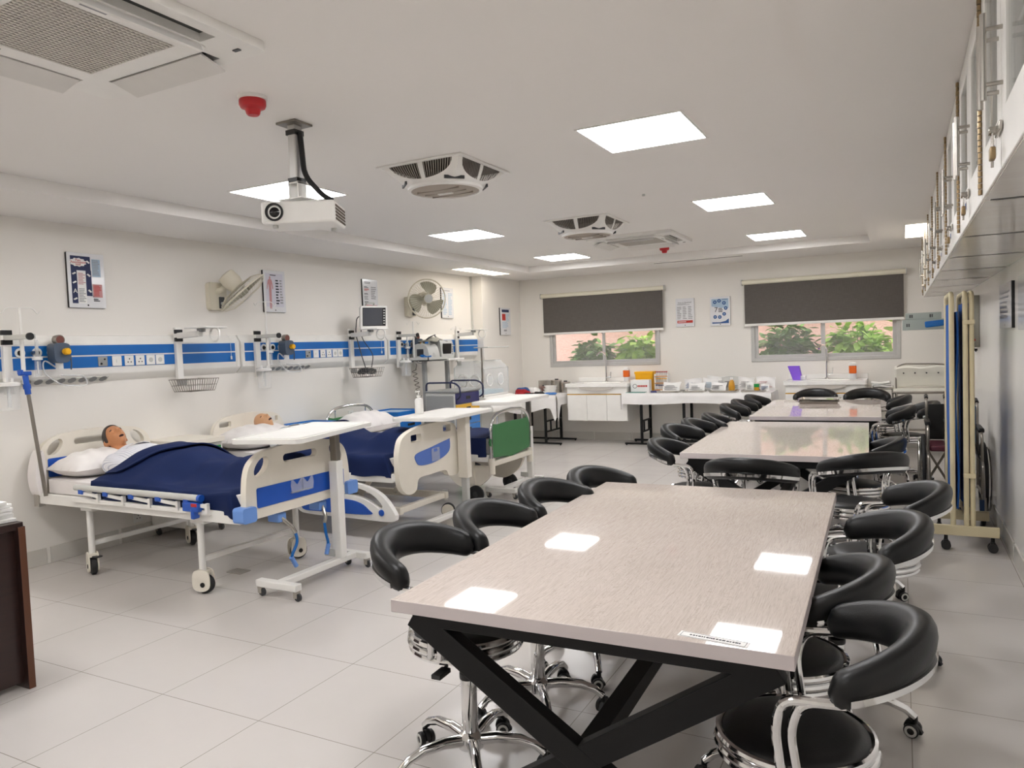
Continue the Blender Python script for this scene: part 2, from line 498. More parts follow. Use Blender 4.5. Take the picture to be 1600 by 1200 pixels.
def planter(x, y, lab, mt, seed, wide, tall):
    t = thing('planter', lab, 'planter', (x, y, .93), 0, 'planters on the ledge outside the windows')
    B().plate([(-.27, 0), (.27, 0), (.31, .24), (-.31, .24)], -.13, .13, 'Y').build('trough', TERRA, t, .01)
    B().box(-.28, -.12, .235, .28, .12, .25).build('soil', SOIL, t)
    r = random.Random(seed)
    s_ = B()
    for k in range(14):
        a = r.uniform(0, 2 * PI); q = r.random()
        s_.tube([(q * .2 * math.cos(a), q * .08 * math.sin(a), .24), (q * wide * .5 * math.cos(a), q * .15 * math.sin(a), .24 + tall * .45), (q * wide * .8 * math.cos(a), q * .22 * math.sin(a), .24 + tall * .8)], .005, 5)
    s_.build('stem', LEAF2, t)
    lb = leafy(r, 330, wide, .28, tall, .17); lb.build('foliage', mt, t, loc=(0, 0, .26), keep=True)
planter(-4.60, 11.78, 'planter of dark green leaves outside the pane left of the tap, left window', LEAF2, 3, .29, .44)
planter(-3.82, 11.80, 'planter of leaves coloured sunlit-bright outside the right pane of the left window', LEAF1, 4, .31, .50)
planter(-1.50, 11.76, 'planter of dark green leaves outside the left pane of the right window', LEAF2, 5, .38, .58)
planter(-.54, 11.80, 'planter of leaves coloured sunlit-bright outside the right pane of the right window', LEAF1, 6, .40, .58)
# roller blinds
def blind(x0, x1, z0, z1, lab):
    t = thing('roller_blind', lab, 'blind', (x0, YB - .06, 0), 0, 'roller blinds over the windows'); w_ = x1 - x0
    B().cyl((-.01, 0, z1 - .035), (w_ + .01, 0, z1 - .035), .034, 18).build('cassette', mat('cream blind tube', 'E9E4D0', .4), t)
    B().box(.02, -.004, z0 + .03, w_ - .015, .0, z1 - .04).build('blind_cloth', BLIND, t)
    B().box(.015, -.012, z0, w_ - .01, .008, z0 + .035).build('bottom_bar', WHITE, t, .004)
    for x in (-.02, w_ + .012):
        B().box(x, -.04, z1 - .075, x + .012, .058, z1 + .005).build('bracket', LGREY, t, .003)
blind(-5.16, -3.15, 1.69, 2.355, 'dark grey roller blind half down over the window above the left sink')
blind(-1.99, .05, 1.685, 2.345, 'dark grey roller blind half down over the window above the right sink')
# ================================================================== ceiling fittings
def panel_light(x, y, z, sx, sy, lab, m=DIFFUSER, grp='square ceiling panels'):
    t = thing('ceiling_light', lab, 'ceiling light', (x, y, z), 0, grp)
    B().plate(rect(0, 0, sx / 2, sy / 2), -.006, .012, 'Z', [rect(0, 0, sx / 2 - .012, sy / 2 - .012)]).build('frame', WHITE, t)
    B().box(-sx / 2 + .011, -sy / 2 + .011, -.003, sx / 2 - .011, sy / 2 - .011, .006).build('diffuser', m, t)
for x, y, lab in ((-1.29, 4.17, 'lit square ceiling panel, largest in view, in the middle of the ceiling'),
                  (-1.275, 6.69, 'lit square ceiling panel beyond the largest one, second from the camera on the right row'),
                  (-1.27, 9.17, 'lit square ceiling panel in front of the right window, farthest of the right row'),
                  (-4.01, 6.73, 'lit square ceiling panel between the projector and the far corner'),
                  (-4.02, 9.23, 'lit square ceiling panel nearest the far left corner of the tray'),
                  (-3.95, 4.12, 'lit square ceiling panel partly hidden behind the projector'),
                  (-1.29, 1.68, 'lit square ceiling panel above the near end of the front table'),
                  (-3.95, 1.55, 'lit square ceiling panel above the dark desk'),
                  (-1.29, -.8, 'lit square ceiling panel behind the camera, right row'),
                  (-3.95, -.8, 'lit square ceiling panel behind the camera, left row')):
    panel_light(x, y, ZT, .6, .6, lab)
panel_light(-5.27, 9.22, ZC, .3, 1.2, 'lit long ceiling panel in the left border by the pillar', DIFFWARM, 'long border panels')
panel_light(.2 - .01, 9.22, ZC, .3, 1.2, 'lit long ceiling panel in the right border beside the wall cabinets', DIFFWARM, 'long border panels')
panel_light(-5.27, 1.5, ZC, .3, 1.2, 'lit long ceiling panel in the left border above the dark desk', DIFFWARM, 'long border panels')

def ceiling_fan(x, y, lab):
    t = thing('ceiling_fan', lab, 'ceiling fan', (x, y, ZT), 0, 'square recessed ceiling fans'); h, R, D = .31, .235, .135
    B().plate(rect(0, 0, h + .01, h + .01), -.012, 0, 'Z', [rect(0, 0, h - .02, h - .02)]).build('rim', WHITE, t, .003)
    # shell: arched panels from the square rim down to the round grille, with fan shaped openings
    def side(b, ang, f0, f1, r0, r1, n=10):
        c, s_ = math.cos(ang), math.sin(ang)
        def P(u, v):
            q = -1 + 2 * u; sq = V((h - .02, q * (h - .02), 0)); a = q * PI / 4; cr = V((R * math.cos(a), R * math.sin(a), -D))
            k = v; p = sq.lerp(cr, k); p.z = -D * (k ** .8)
            return (p.x * c - p.y * s_, p.x * s_ + p.y * c, p.z)
        b.sheet(lambda u, v: P(f0 + (f1 - f0) * u, r0(f0 + (f1 - f0) * u) + (r1(f0 + (f1 - f0) * u) - r0(f0 + (f1 - f0) * u)) * v), n, 4)
    frame = B()
    arc = lambda u: .08 + .62 * math.sqrt(max(0, 1 - ((u - .5) / .42) ** 2)) if abs(u - .5) < .42 else .0
    for k in range(4):
        a = k * PI / 2
        side(frame, a, 0, 1, lambda u: arc(u), lambda u: 1, 30)
        side(frame, a, .465, .535, lambda u: 0, lambda u: .8, 4)
        side(frame, a, 0, .085, lambda u: 0, lambda u: .3, 3); side(frame, a, .915, 1, lambda u: 0, lambda u: .3, 3)
        mesh = B()
        for q in range(26):
            u = .1 + .8 * q / 25
            if abs(u - .5) > .045: side(mesh, a, u - .006, u + .006, lambda v: 0, lambda v: max(.02, arc(v)), 1)
        mesh.build('side_grille', mat('fan grille grey', '9A938A', .5), t)
    frame.build('shell', WHITE, t)
    cav = B().plate(rect(0, 0, h - .03, h - .03), -.004, -.001, 'Z'); cav.build('cavity', mat('fan cavity', '4E463F', .8), t)
    bl = B()
    for k in range(5):
        a = k * 2 * PI / 5; bl.x = M.Rotation(a, 4, 'Z') @ M.Rotation(.5, 4, 'X'); bl.cbox((.11, 0, -.06), (.12, .09, .004)); bl.x = None
    bl.cyl((0, 0, -.1), (0, 0, -.02), .05, 14); bl.build('impeller', mat('fan impeller grey', '6B645C', .6), t)
    B().lathe([(R + .012, -D + .012), (R + .012, -D - .006), (R - .01, -D - .01), (R - .012, -D + .01)], n=40, cap=False).build('grille_ring', WHITE, t)
    g = B()
    g.lathe([(R - .01, -D - .002), (.16, -D - .012), (.08, -D - .018), (.001, -D - .02)], n=40, cap=False)
    o = g.build('bottom_grille', mat('fan bottom grille', 'A79C8F', .5), t)
    s_ = B()
    for k in range(3): s_.beam((-.16, -.09 + .09 * k, -D - .014), (.16, -.09 + .09 * k, -D - .014), .006, .01)
    s_.build('grille_bar', mat('grille bar', '8E857A', .5), t)
    B().cbox((0, 0, -D - .022), (.11, .03, .008)).build('badge', WHITE, t, .006)
    for k in range(4):
        a = k * PI / 2 + PI / 4
        B().cbox(((R + .035) * math.cos(a), (R + .035) * math.sin(a), -D * .80), (.012, .13, .02), a).build('corner_slot', DGREY, t)
ceiling_fan(-2.66, 4.21, 'square recessed ceiling fan with bowl grille beside the largest light panel')
ceiling_fan(-2.68, 6.77, 'square recessed ceiling fan with bowl grille in front of the far air conditioner')

def air_con(x, y, lab, rz=0):
    t = thing('ceiling_air_conditioner', lab, 'air conditioner', (x, y, ZT), rz, 'ceiling cassette air conditioners'); h = .48
    slots = []
    for k in range(4):
        a = k * PI / 2; c, s_ = round(math.cos(a)), round(math.sin(a))
        q = [(.345, -.28), (.425, -.28), (.425, .28), (.345, .28)]
        slots.append([(p[0] * c - p[1] * s_, p[0] * s_ + p[1] * c) for p in q])
    B().plate(rect(0, 0, h, h, .03), -.035, 0, 'Z', slots + [rect(0, 0, .25, .25)]).build('panel', LGREY if 0 else WHITE, t, .004)
    B().plate(rect(0, 0, .445, .445), -.003, -.001, 'Z').build('dark_interior', mat('duct dark', '3A3B38', .7), t)
    g = B()
    for k in range(27):
        p = -.25 + .5 * k / 26
        g.box(p - .003, -.25, -.036, p + .003, .25, -.028); g.box(-.25, p - .003, -.033, .25, p + .003, -.026)
    g.build('intake_grille', mat('grille white', 'D5D0C8', .5), t)
    B().plate(rect(0, 0, .335, .335, .04), -.040, -.034, 'Z', [rect(0, 0, .25, .25)]).build('intake_frame', WHITE, t, .003)
    for k in range(4):
        a = k * PI / 2
        f = B(); f.x = M.Rotation(a, 4, 'Z') @ M.Translation((.35, 0, -.036)) @ M.Rotation(rad(15 if k in (1, 2) else 62), 4, 'Y')
        f.box(.0 if k in (1, 2) else .02, -.265, -.004, .118 if k in (1, 2) else .05, .265, .004)
        f.build('louver', mat('louver plastic', 'DEDBD6', .45), t)
    B().cbox((.40, .40, -.037), (.03, .016, .004)).build('indicator', DGREY, t)
    for sx, sy in ((.30, .30), (-.30, -.30)):
        B().cbox((sx * .95, sy * .05 - .1, -.041), (.012, .09, .002)).build('badge', GINK, t)
air_con(-2.60, 1.66, 'ceiling cassette air conditioner in the near left of the ceiling', PI / 2 * 0)
air_con(-2.63, 8.28, 'ceiling cassette air conditioner near the back wall')

def detector(x, y, lab):
    t = thing('smoke_detector', lab, 'smoke detector', (x, y, ZT), 0, 'red ceiling detectors')
    B().lathe([(.066, 0), (.066, -.012), (.06, -.016)], n=28).build('base', WHITE, t)
    B().lathe([(.058, -.014), (.060, -.022), (.060, -.038), (.054, -.05), (.036, -.056), (.030, -.078), (.024, -.084), (.001, -.085)], n=28).build('sensor_head', RED, t)
detector(-2.62, 2.53, 'red smoke detector on the ceiling near the projector')
detector(-2.60, 9.15, 'red smoke detector on the ceiling beside the far air conditioner')
B().cyl((-1.82, 5.85, ZT - .015), (-1.82, 5.85, ZT), .012, 10).build('ceiling_sensor', LGREY)
tag(bpy.data.objects['ceiling_sensor'], 'tiny grey stub in the ceiling between two right-hand light panels', 'sensor')

# projector
t = thing('projector', 'white ceiling projector with black lens hanging from a short pole', 'projector', (-2.75, 2.93, ZT))
B().cbox((0, 0, -.006), (.13, .13, .012)).build('ceiling_plate', DSTEEL, t, .003)
p = B().beam((0, 0, -.01), (0, 0, -.31), .05, .055, (0, 1, 0)); p.build('pole', ALU, t, .006)
B().cbox((0, 0, -.05), (.062, .066, .025)).cbox((0, 0, -.29), (.062, .066, .02)).build('strap', BLACK, t)
B().tube(fillet([(.035, 0, -.05), (.045, .0, -.16), (.05, 0, -.27), (.12, .05, -.37), (.16, .08, -.40)], .08), .014, 8).build('cable', BLACK, t)
B().cbox((-.03, 0, -.345), (.006, .06, .09)).cbox((.03, 0, -.345), (.006, .06, .09)).cbox((0, 0, -.305), (.066, .06, .006)).cbox((0, 0, -.39), (.16, .12, .006)).build('bracket', WHITE, t)
pr = B(); rot = rad(-62)
pm = M.Translation((.02, .02, -.47)) @ M.Rotation(rot, 4, 'Z')
def pb(fn, name, m, bev=0):
    b = B(); b.x = pm; fn(b); return b.build(name, m, t, bev)
# local: +x is the lens side, long axis y
pb(lambda b: b.box(-.13, -.185, -.055, .13, .185, .055), 'body', WHITE, .012)
pb(lambda b: b.lathe([(.045, .128), (.045, .142), (.036, .142), (.033, .125)], (0, -.115, .0), 24, 'X', cap=False), 'lens_ring', BLACK)
pb(lambda b: b.lathe([(.037, .126), (.030, .128), (.012, .136), (.001, .137)], (0, -.115, 0), 24, 'X'), 'lens', mat('lens glass', '0B0C10', .03))
def vents(b):
    for i in range(11):
        for j in range(5): b.cbox((-.10 + .02 * i, .186, -.035 + .0165 * j), (.013, .004, .011))
pb(vents, 'vent_grille', mat('projector vent brown', '5D5042', .6))
pb(lambda b: [b.cbox((-.06 + .03 * i, -.02, .0555), (.02, .012, .002)) for i in range(5)] + [b.cbox((.02, .14, .0555), (.14, .03, .002))], 'button_strip', GINK)
pb(lambda b: b.cyl((.07, -.13, -.07), (.07, -.13, -.055), .014, 12).cyl((-.08, .13, -.07), (-.08, .13, -.055), .014, 12), 'foot', LGREY)
# ================================================================== left wall
def head_panel(y0, lab):
    t = thing('bed_head_panel', lab, 'bed head panel', (XL, y0, 0), 0, 'bed head service panels'); L = 2.33
    prof = [(0, 1.735), (.035, 1.73), (.08, 1.668), (.08, 1.432), (.074, 1.418), (0, 1.362)]
    B().plate(prof, 0.004, L - .004, 'Y').build('housing', WHITE, t)
    for a, c in ((1.578, 1.655), (1.478, 1.566)):
        B().box(.0795, .05, a, .083, L - .06, c).build('blue_strip', BLUE, t)
    for y in (.01, L - .045): B().box(.078, y, 1.43, .086, y + .032, 1.668).build('end_trim', WHITE, t)
    for y in (.2 + .09, .2 + .21, .2 + .32):
        o = B().lathe([(.036, .083), (.036, .09), (.028, .09), (.026, .086)], (0, y, 1.605), 20, 'X', cap=True).build('gas_outlet', WHITE, t)
        B().lathe([(.020, .0905), (.018, .094), (.006, .094), (.005, .1)], (0, y, 1.605), 14, 'X').build('outlet_port', BLACK, o)
    x = .0835
    o = B().box(x, .88, 1.484, x + .006, .96, 1.562).build('socket_plate', GREY, t, .003)
    B().cyl((x + .006, .905, 1.505), (x + .009, .905, 1.505), .009, 10).cyl((x + .006, .935, 1.54), (x + .009, .935, 1.54), .007, 10).build('jack', BLACK, o)
    for k, y in enumerate((1.0, 1.11, 1.21, 1.31, 1.40)):
        o = B().box(x, y, 1.482, x + .007, y + .082, 1.564).build('socket_plate', WHITE, t, .003)
        if k in (1, 2):
            q = B()
            for dy, dz in ((0, .014), (-.014, -.012), (.014, -.012)): q.cyl((x + .006, y + .041 + dy, 1.523 + dz), (x + .009, y + .041 + dy, 1.523 + dz), .0055, 8)
            q.build('socket_pin_hole', DGREY, o)
        elif k > 2: B().cyl((x + .004, y + .041, 1.523), (x + .0085, y + .041, 1.523), .02, 16).build('round_socket', LGREY, o)
        else: B().box(x + .005, y + .034, 1.51, x + .011, y + .048, 1.535).build('rocker_switch', PAPER, o)
    tilt = math.atan2(.056, .074)
    m_ = M.Translation((.04, 0, 1.39)) @ M.Rotation(-tilt, 4, 'Y')
    b = B(); b.x = m_; b.box(-.025, .30, -.007, .025, .98, .002); b.build('socket_strip', LGREY, t)
    for k in range(8):
        b = B(); b.x = m_ @ M.Translation((0, .345 + .085 * k, -.009)); b.lathe([(.031, 0), (.031, .004)], n=18); b.build('round_socket', mat('grey socket', '7C7E80', .5), t)
    B().box(.079, L - .16, 1.50, .082, L - .11, 1.508).build('marking', PAPER, t)
for y0, lab in ((2.84, 'blue and white bed head panel nearest the camera, above the checked-shirt manikin'),
                (5.18, 'middle blue and white bed head panel, with the patient monitor at its far end'),
                (7.52, 'farthest blue and white bed head panel, ending near the pillar')):
    head_panel(y0, lab)

def bracket_rail(b, z0=1.33, z1=1.78):
    b.box(.082, -.03, z0, .118, .03, z1)
def bracket_a(y, lab):
    t = thing('equipment_bracket', lab, 'wall bracket', (XL, y, 0), 0, 'white equipment brackets on the bed head panels')
    b = B(); bracket_rail(b, 1.31); b.build('upright', WHITE, t, .004)
    for z in (1.665, 1.735): B().box(.1, -.036, z, .126, .036, z + .035).build('clamp', BLACK, t, .003)
    B().beam((.1, 0, 1.715), (.40, .02, 1.715), .045, .035).build('arm', LGREY, t, .004)
    B().cyl((.395, .0, 1.715), (.41, .0, 1.715), .026, 14).build('arm_cap', BLACK, t)
def bracket_b(y, lab, shelf=True):
    t = thing('equipment_bracket', lab, 'wall bracket', (XL, y, 0), 0, 'white equipment brackets on the bed head panels')
    b = B(); bracket_rail(b, 1.33, 1.80); b.build('upright', WHITE, t, .004)
    for z in (1.675, 1.745): B().box(.1, -.036, z, .126, .036, z + .035).build('clamp', BLACK, t, .003)
    B().beam((.1, 0, 1.725), (.36, .03, 1.735), .06, .05).build('arm', WHITE, t, .004)
    B().cbox((.36, .04, 1.765), (.05, .05, .03)).build('pivot', GREY, t)
    B().cbox((.40, .06, 1.785), (.24, .26, .012), .1).build('tray', WHITE, t, .004)
    B().ring((.47, .09, 1.725), .06, .009, 24, 8, 'Y').build('grip_ring', WHITE, t)
    B().box(.118, -.045, 1.285, .135, .045, 1.345).build('basket_clamp', GREY, t)
    return t
def basket(y, lab, cords=False):
    t = thing('wire_basket', lab, 'wire basket', (XL + .27, y, 1.235), 0, 'wire baskets below the bed head panels')
    w0, w1, d0, d1, h = .11, .135, .12, .15, .105
    b = B()
    def loop(z, w_, d, r): b.tube([(-w_, -d, z), (w_, -d, z), (w_, d, z), (-w_, d, z)], r, 6, closed=True)
    loop(h, w1, d1, .004); loop(0, w0, d0, .003); loop(h * .5, (w0 + w1) / 2, (d0 + d1) / 2, .0025); b.build('rim_wire', DSTEEL, t)
    b = B()
    n = 13
    for k in range(n):
        f = -1 + 2 * k / (n - 1)
        for s_ in (-1, 1): b.tube([(s_ * w1, f * d1, h), (s_ * w0, f * d0, 0)], .0022, 5)
        b.tube([(-w0, f * d0, 0), (w0, f * d0, 0)], .0022, 5)
    for k in range(9):
        f = -1 + 2 * k / 8
        for s_ in (-1, 1): b.tube([(f * w1, s_ * d1, h), (f * w0, s_ * d0, 0)], .0022, 5)
    b.build('wire_mesh', DSTEEL, t)
    if cords:
        r = random.Random(4); q = B(); pts = []
        for k in range(90):
            a = k * .55; pts.append((XL + .27 + (.07 + .02 * r.random()) * math.cos(a), y + (.10 + .03 * r.random()) * math.sin(a), 1.262 + .05 * r.random() + .0003 * k))
        q.tube(pts, .008, 6); o = q.build('monitor_cable_bundle', DGREY)
        tag(o, 'coiled dark cables lying in the wire basket under the patient monitor', 'cable')
for k, (y, lab) in enumerate(((3.03, 'white wall bracket at the near end of the nearest bed head panel'), (5.37, 'white wall bracket at the near end of the middle bed head panel'),
               (7.72, 'white wall bracket at the near end of the farthest bed head panel'))): bracket_a(y, lab)
bracket_b(4.46, 'white wall bracket with an empty tray on top, nearest bed head panel')
bracket_b(6.80, 'white wall bracket carrying the patient monitor, middle bed head panel')
bracket_b(9.13, 'white wall bracket with long arm at the far end of the bed head panels')
basket(4.47, 'empty wire basket hanging below the nearest bed head panel'); basket(6.86, 'wire basket full of dark cables under the patient monitor', True)

def regulator(y, lab, kind):
    t = thing('suction_regulator', lab, 'suction regulator', (XL + .09, y, 0), 0, 'suction regulators with yellow knobs')
    b = B().plate(smooth([(-.045, 1.53), (.045, 1.53), (.06, 1.60), (.05, 1.665), (-.05, 1.665), (-.06, 1.60)], 4), .02, .115, 'X'); b.build('body', SLATE, t, .012)
    B().cyl((0, 0, 1.6), (.03, 0, 1.6), .02, 12).build('inlet', STEEL, t)
    o = B().lathe([(.036, .03), (.038, .05), (.038, .075), (.034, .078)], (0, .01, 1.697), 22, 'X').build('gauge', DSTEEL, t)
    B().lathe([(.030, .0785), (.001, .0795)], (0, .01, 1.697), 20, 'X').build('gauge_face', mat('gauge face', '7A4A40', .3), o)
    B().lathe([(.024, .11), (.026, .125), (.026, .15), (.02, .158)], (0, .02, 1.607), 18, 'X').build('knob', YELLOW, t)
    B().cyl((.065, 0, 1.475), (.065, 0, 1.53), .026, 16).build('trap_jar', PAPER, t)
    B().tube(fillet([(.06, -.01, 1.48), (.08, -.13, 1.56), (.06, -.12, 1.45), (.05, .02, 1.35), (.06, .22, 1.34), (.05, .20, 1.42), (.04, .02, 1.43)], .06), .006, 6).build('hose', FROST, t)
    B().tube(fillet([(.11, .06, 1.60), (.11, .065, 1.52), (.11, .06, 1.47)], .03), .006, 6).build('side_tube', SLATE, t)
for y, lab in ((3.37, 'grey suction regulator with yellow knob and round gauge on the nearest bed head panel'),
               (5.71, 'grey suction regulator with yellow knob on the middle bed head panel'),
               (8.06, 'grey suction regulator on the farthest bed head panel, behind the trolley monitor')): regulator(y, lab, 0)
def jar(y, lab):
    t = thing('suction_jar', lab, 'suction jar', (XL + .19, y, 1.2), 0, 'clear suction jars under the brackets')
    B().lathe([(.056, 0), (.062, .004), (.068, .17), (.064, .172)], n=24, cap=True).build('jar', CLEAR, t)
    B().lathe([(.074, .172), (.074, .192), (.05, .2), (.001, .2)], n=24).build('lid', PAPER, t)
    B().cyl((-.03, .0, .2), (-.03, 0, .23), .012, 10).build('port', PAPER, t); B().cyl((.03, .01, .2), (.03, .01, .225), .01, 10).build('port', PAPER, t)
    B().cbox((-.07, 0, .165), (.03, .05, .08)).build('holder', LGREY, t, .004)
    B().cyl((0, 0, .02), (0, 0, .172), .012, 10).build('float_tube', FROST, t)
for y, lab in ((2.98, 'clear suction jar hanging at the left edge of the picture'), (5.36, 'clear suction jar hanging under the middle bed head panel'),
               (7.74, 'clear suction jar hanging under the farthest bed head panel')): jar(y, lab)
def drip_pole(y, z0, z1, lab):
    t = thing('drip_pole', lab, 'drip pole', (XL + .19, y, z0), 0, 'slim drip poles on the brackets'); h = z1 - z0
    B().cyl((0, 0, 0), (0, 0, h), .009, 10).cyl((0, 0, 0), (0, 0, .36), .014, 12).build('pole', WHITE, t)
    b = B()
    for s_ in (-1, 1): b.tube(fillet([(0, 0, h - .005), (0, s_ * .09, h), (0, s_ * .125, h - .05), (0, s_ * .145, h - .02)], .03), .004, 6)
    b.build('hook', WHITE, t)
drip_pole(3.09, 1.38, 1.93, 'thin white drip pole with two hooks at the left edge of the picture')
drip_pole(5.42, 1.40, 2.06, 'thin white drip pole rising from the middle bed head panel to the body-chart poster')
drip_pole(7.93, 1.33, 1.90, 'thin white drip pole with two hooks below the upright wall fan')
drip_pole(8.98, 1.48, 1.83, 'short drip pole with hook beside the far end of the panels')
def flow(y, lab):
    t = thing('oxygen_flowmeter', lab, 'flowmeter', (XL + .12, y, 1.43), 0, 'clear oxygen flowmeters')
    B().cyl((.02, 0, 0), (.02, 0, .12), .022, 14).build('humidifier_cup', CLEAR, t)
    B().cyl((.02, 0, .12), (.02, 0, .145), .034, 16).build('cup_lid', PAPER, t)
    B().cyl((.02, 0, .145), (.02, 0, .27), .012, 12).build('flow_tube', FROST, t)
    B().cyl((-.04, 0, .175), (.02, 0, .175), .014, 12).build('connector', STEEL, t)
    B().cyl((.02, 0, .02), (.02, 0, .11), .006, 8).build('dip_tube', PAPER, t)
flow(3.22, 'clear oxygen flowmeter beside the near bracket, nearest bed head panel'); flow(5.50, 'clear oxygen flowmeter on the middle bed head panel'); flow(7.86, 'clear oxygen flowmeter on the farthest bed head panel')
for y, lab in ((5.05, 'thin pull cord with white toggle across the nearest bed head panel'), (7.38, 'thin pull cord with white toggle across the middle bed head panel')):
    t = thing('pull_cord', lab, 'pull cord', (XL + .09, y, 1.5), 0, 'pull cords on the bed head panels')
    B().tube([(.004, 0, .03), (.004, 0, .18), (-.03, -.02, .25)], .0018, 5).build('cord', PAPER, t); B().cyl((.004, 0, 0), (.004, 0, .032), .008, 10).build('toggle', PAPER, t)
# patient monitor on its bracket
t = thing('patient_monitor', 'white patient monitor with dark screen on the wall bracket', 'monitor', (XL + .36, 6.88, 1.79), rad(-28))
b = B(); b.x = M.Rotation(rad(6), 4, 'Y')
b.box(-.09, -.13, .01, .02, .13, .25); b.build('casing', LGREY, t, .015)
b = B(); b.x = M.Rotation(rad(6), 4, 'Y'); b.plate(rect(0, .13, .165, .135, .02), .02, .05, 'X'); b.build('bezel', WHITE, t, .006)
b = B(); b.x = M.Rotation(rad(6), 4, 'Y'); b.box(.049, -.142, .035, .053, .142, .245); b.build('screen_glass', BLACK, t)
b = B(); b.x = M.Rotation(rad(6), 4, 'Y'); b.box(.0525, -.135, .045, .054, .10, .237); b.build('screen', SCREEN, t)
b = B(); b.x = M.Rotation(rad(6), 4, 'Y'); [b.box(.0525, .112, .06 + .03 * k, .0545, .132, .072 + .03 * k) for k in range(6)]; b.build('button', LGREY, t)
B().tube(fillet([(-.06, -.05, .27), (-.02, -.05, .30), (-.02, .05, .30), (-.06, .05, .27)], .02), .009, 8).build('handle', LGREY, t)
B().tube(fillet([(-.09, -.08, .16), (-.16, -.12, .14), (-.17, -.14, -.05), (-.12, -.1, -.30), (-.1, -.05, -.5)], .06), .006, 6).build('cable', DGREY, t)
B().tube(fillet([(-.09, -.05, .12), (-.13, -.09, .1), (-.14, -.08, -.1), (-.05, 0.02, -.3), (-.10, .0, -.5)], .06), .005, 6).build('cable', DGREY, t)

# wall fans
def wall_fan(y, lab, tilt, turn, head):
    t = thing('wall_fan', lab, 'wall fan', (XL, y, 2.10), 0, 'cream oscillating wall fans')
    B().plate(rect(0, 0, .10, .13, .03), 0, .055, 'X').build('wall_box', FANPL, t, .012)
    o = B().box(.054, .005, -.115, .07, .06, -.005).build('switch_panel', DGREY, t, .004)
    B().lathe([(.017, .07), (.016, .085), (.001, .086)], (0, .03, -.07), 14, 'X').build('dial', LGREY, o)
    hd = M.Translation(head) @ M.Rotation(turn, 4, 'Z') @ M.Rotation(tilt, 4, 'Y') @ M.Scale(1.17, 4)
    ctr = hd @ V((0, 0, 0))
    B().tube([(.04, 0, .05), (.10, .01, .06), tuple(ctr)], .028, 12).build('neck', FANPL, t)
    def hb(fn, name, m, bev=0):
        b = B(); b.x = hd; fn(b); return b.build(name, m, t, bev)
    hb(lambda b: b.lathe([(.035, -.07), (.07, -.06), (.075, .02), (.06, .07), (.03, .08)], n=22, axis='X'), 'motor', FANPL)
    hb(lambda b: b.ring((.13, 0, 0), .215, .007, 44, 8, 'X'), 'cage_rim', FANPL)
    def spokes(b):
        for k in range(44):
            a = 2 * PI * k / 44; c, s_ = math.cos(a), math.sin(a)
            for sg in (1, -1):
                b.tube([(.13 + sg * .055, .05 * c, .05 * s_), (.13 + sg * .052, .14 * c, .14 * s_), (.13 + sg * .025, .198 * c, .198 * s_), (.13, .215 * c, .215 * s_)], .0013, 4)
        b.ring((.185, 0, 0), .05, .0025, 20, 5, 'X'); b.ring((.08, 0, 0), .08, .0025, 20, 5, 'X')
    hb(spokes, 'wire_cage', FANPL)
    def blades(b):
        for k in range(3):
            a0 = 2 * PI * k / 3 + 1.1
            def f(u, v):
                r = .045 + .145 * u; wd = .35 + .65 * math.sin(PI * min(1, u * .62 + .12)); a = a0 + (v - .5) * wd * 1.35 + .35 * u
                return (.125 + (v - .5) * .05 * (1 - .3 * u), r * math.cos(a), r * math.sin(a))
            b.sheet(f, 10, 8, .003)
    hb(blades, 'blade', FANBL)
    hb(lambda b: b.lathe([(.047, .10), (.047, .145), (.04, .155), (.001, .157)], n=20, axis='X'), 'blade_hub', FANBL)
    hb(lambda b: b.lathe([(.047, .184), (.047, .190), (.001, .193)], n=20, axis='X'), 'cage_badge', LGREY)
wall_fan(4.97, 'cream wall fan turned edge-on and tilted down, beside the body-chart poster', rad(49), rad(47), (.20, .03, .14))
wall_fan(8.12, 'cream wall fan with three blades seen face-on near the pillar', rad(4), rad(-38), (.20, .06, .10))

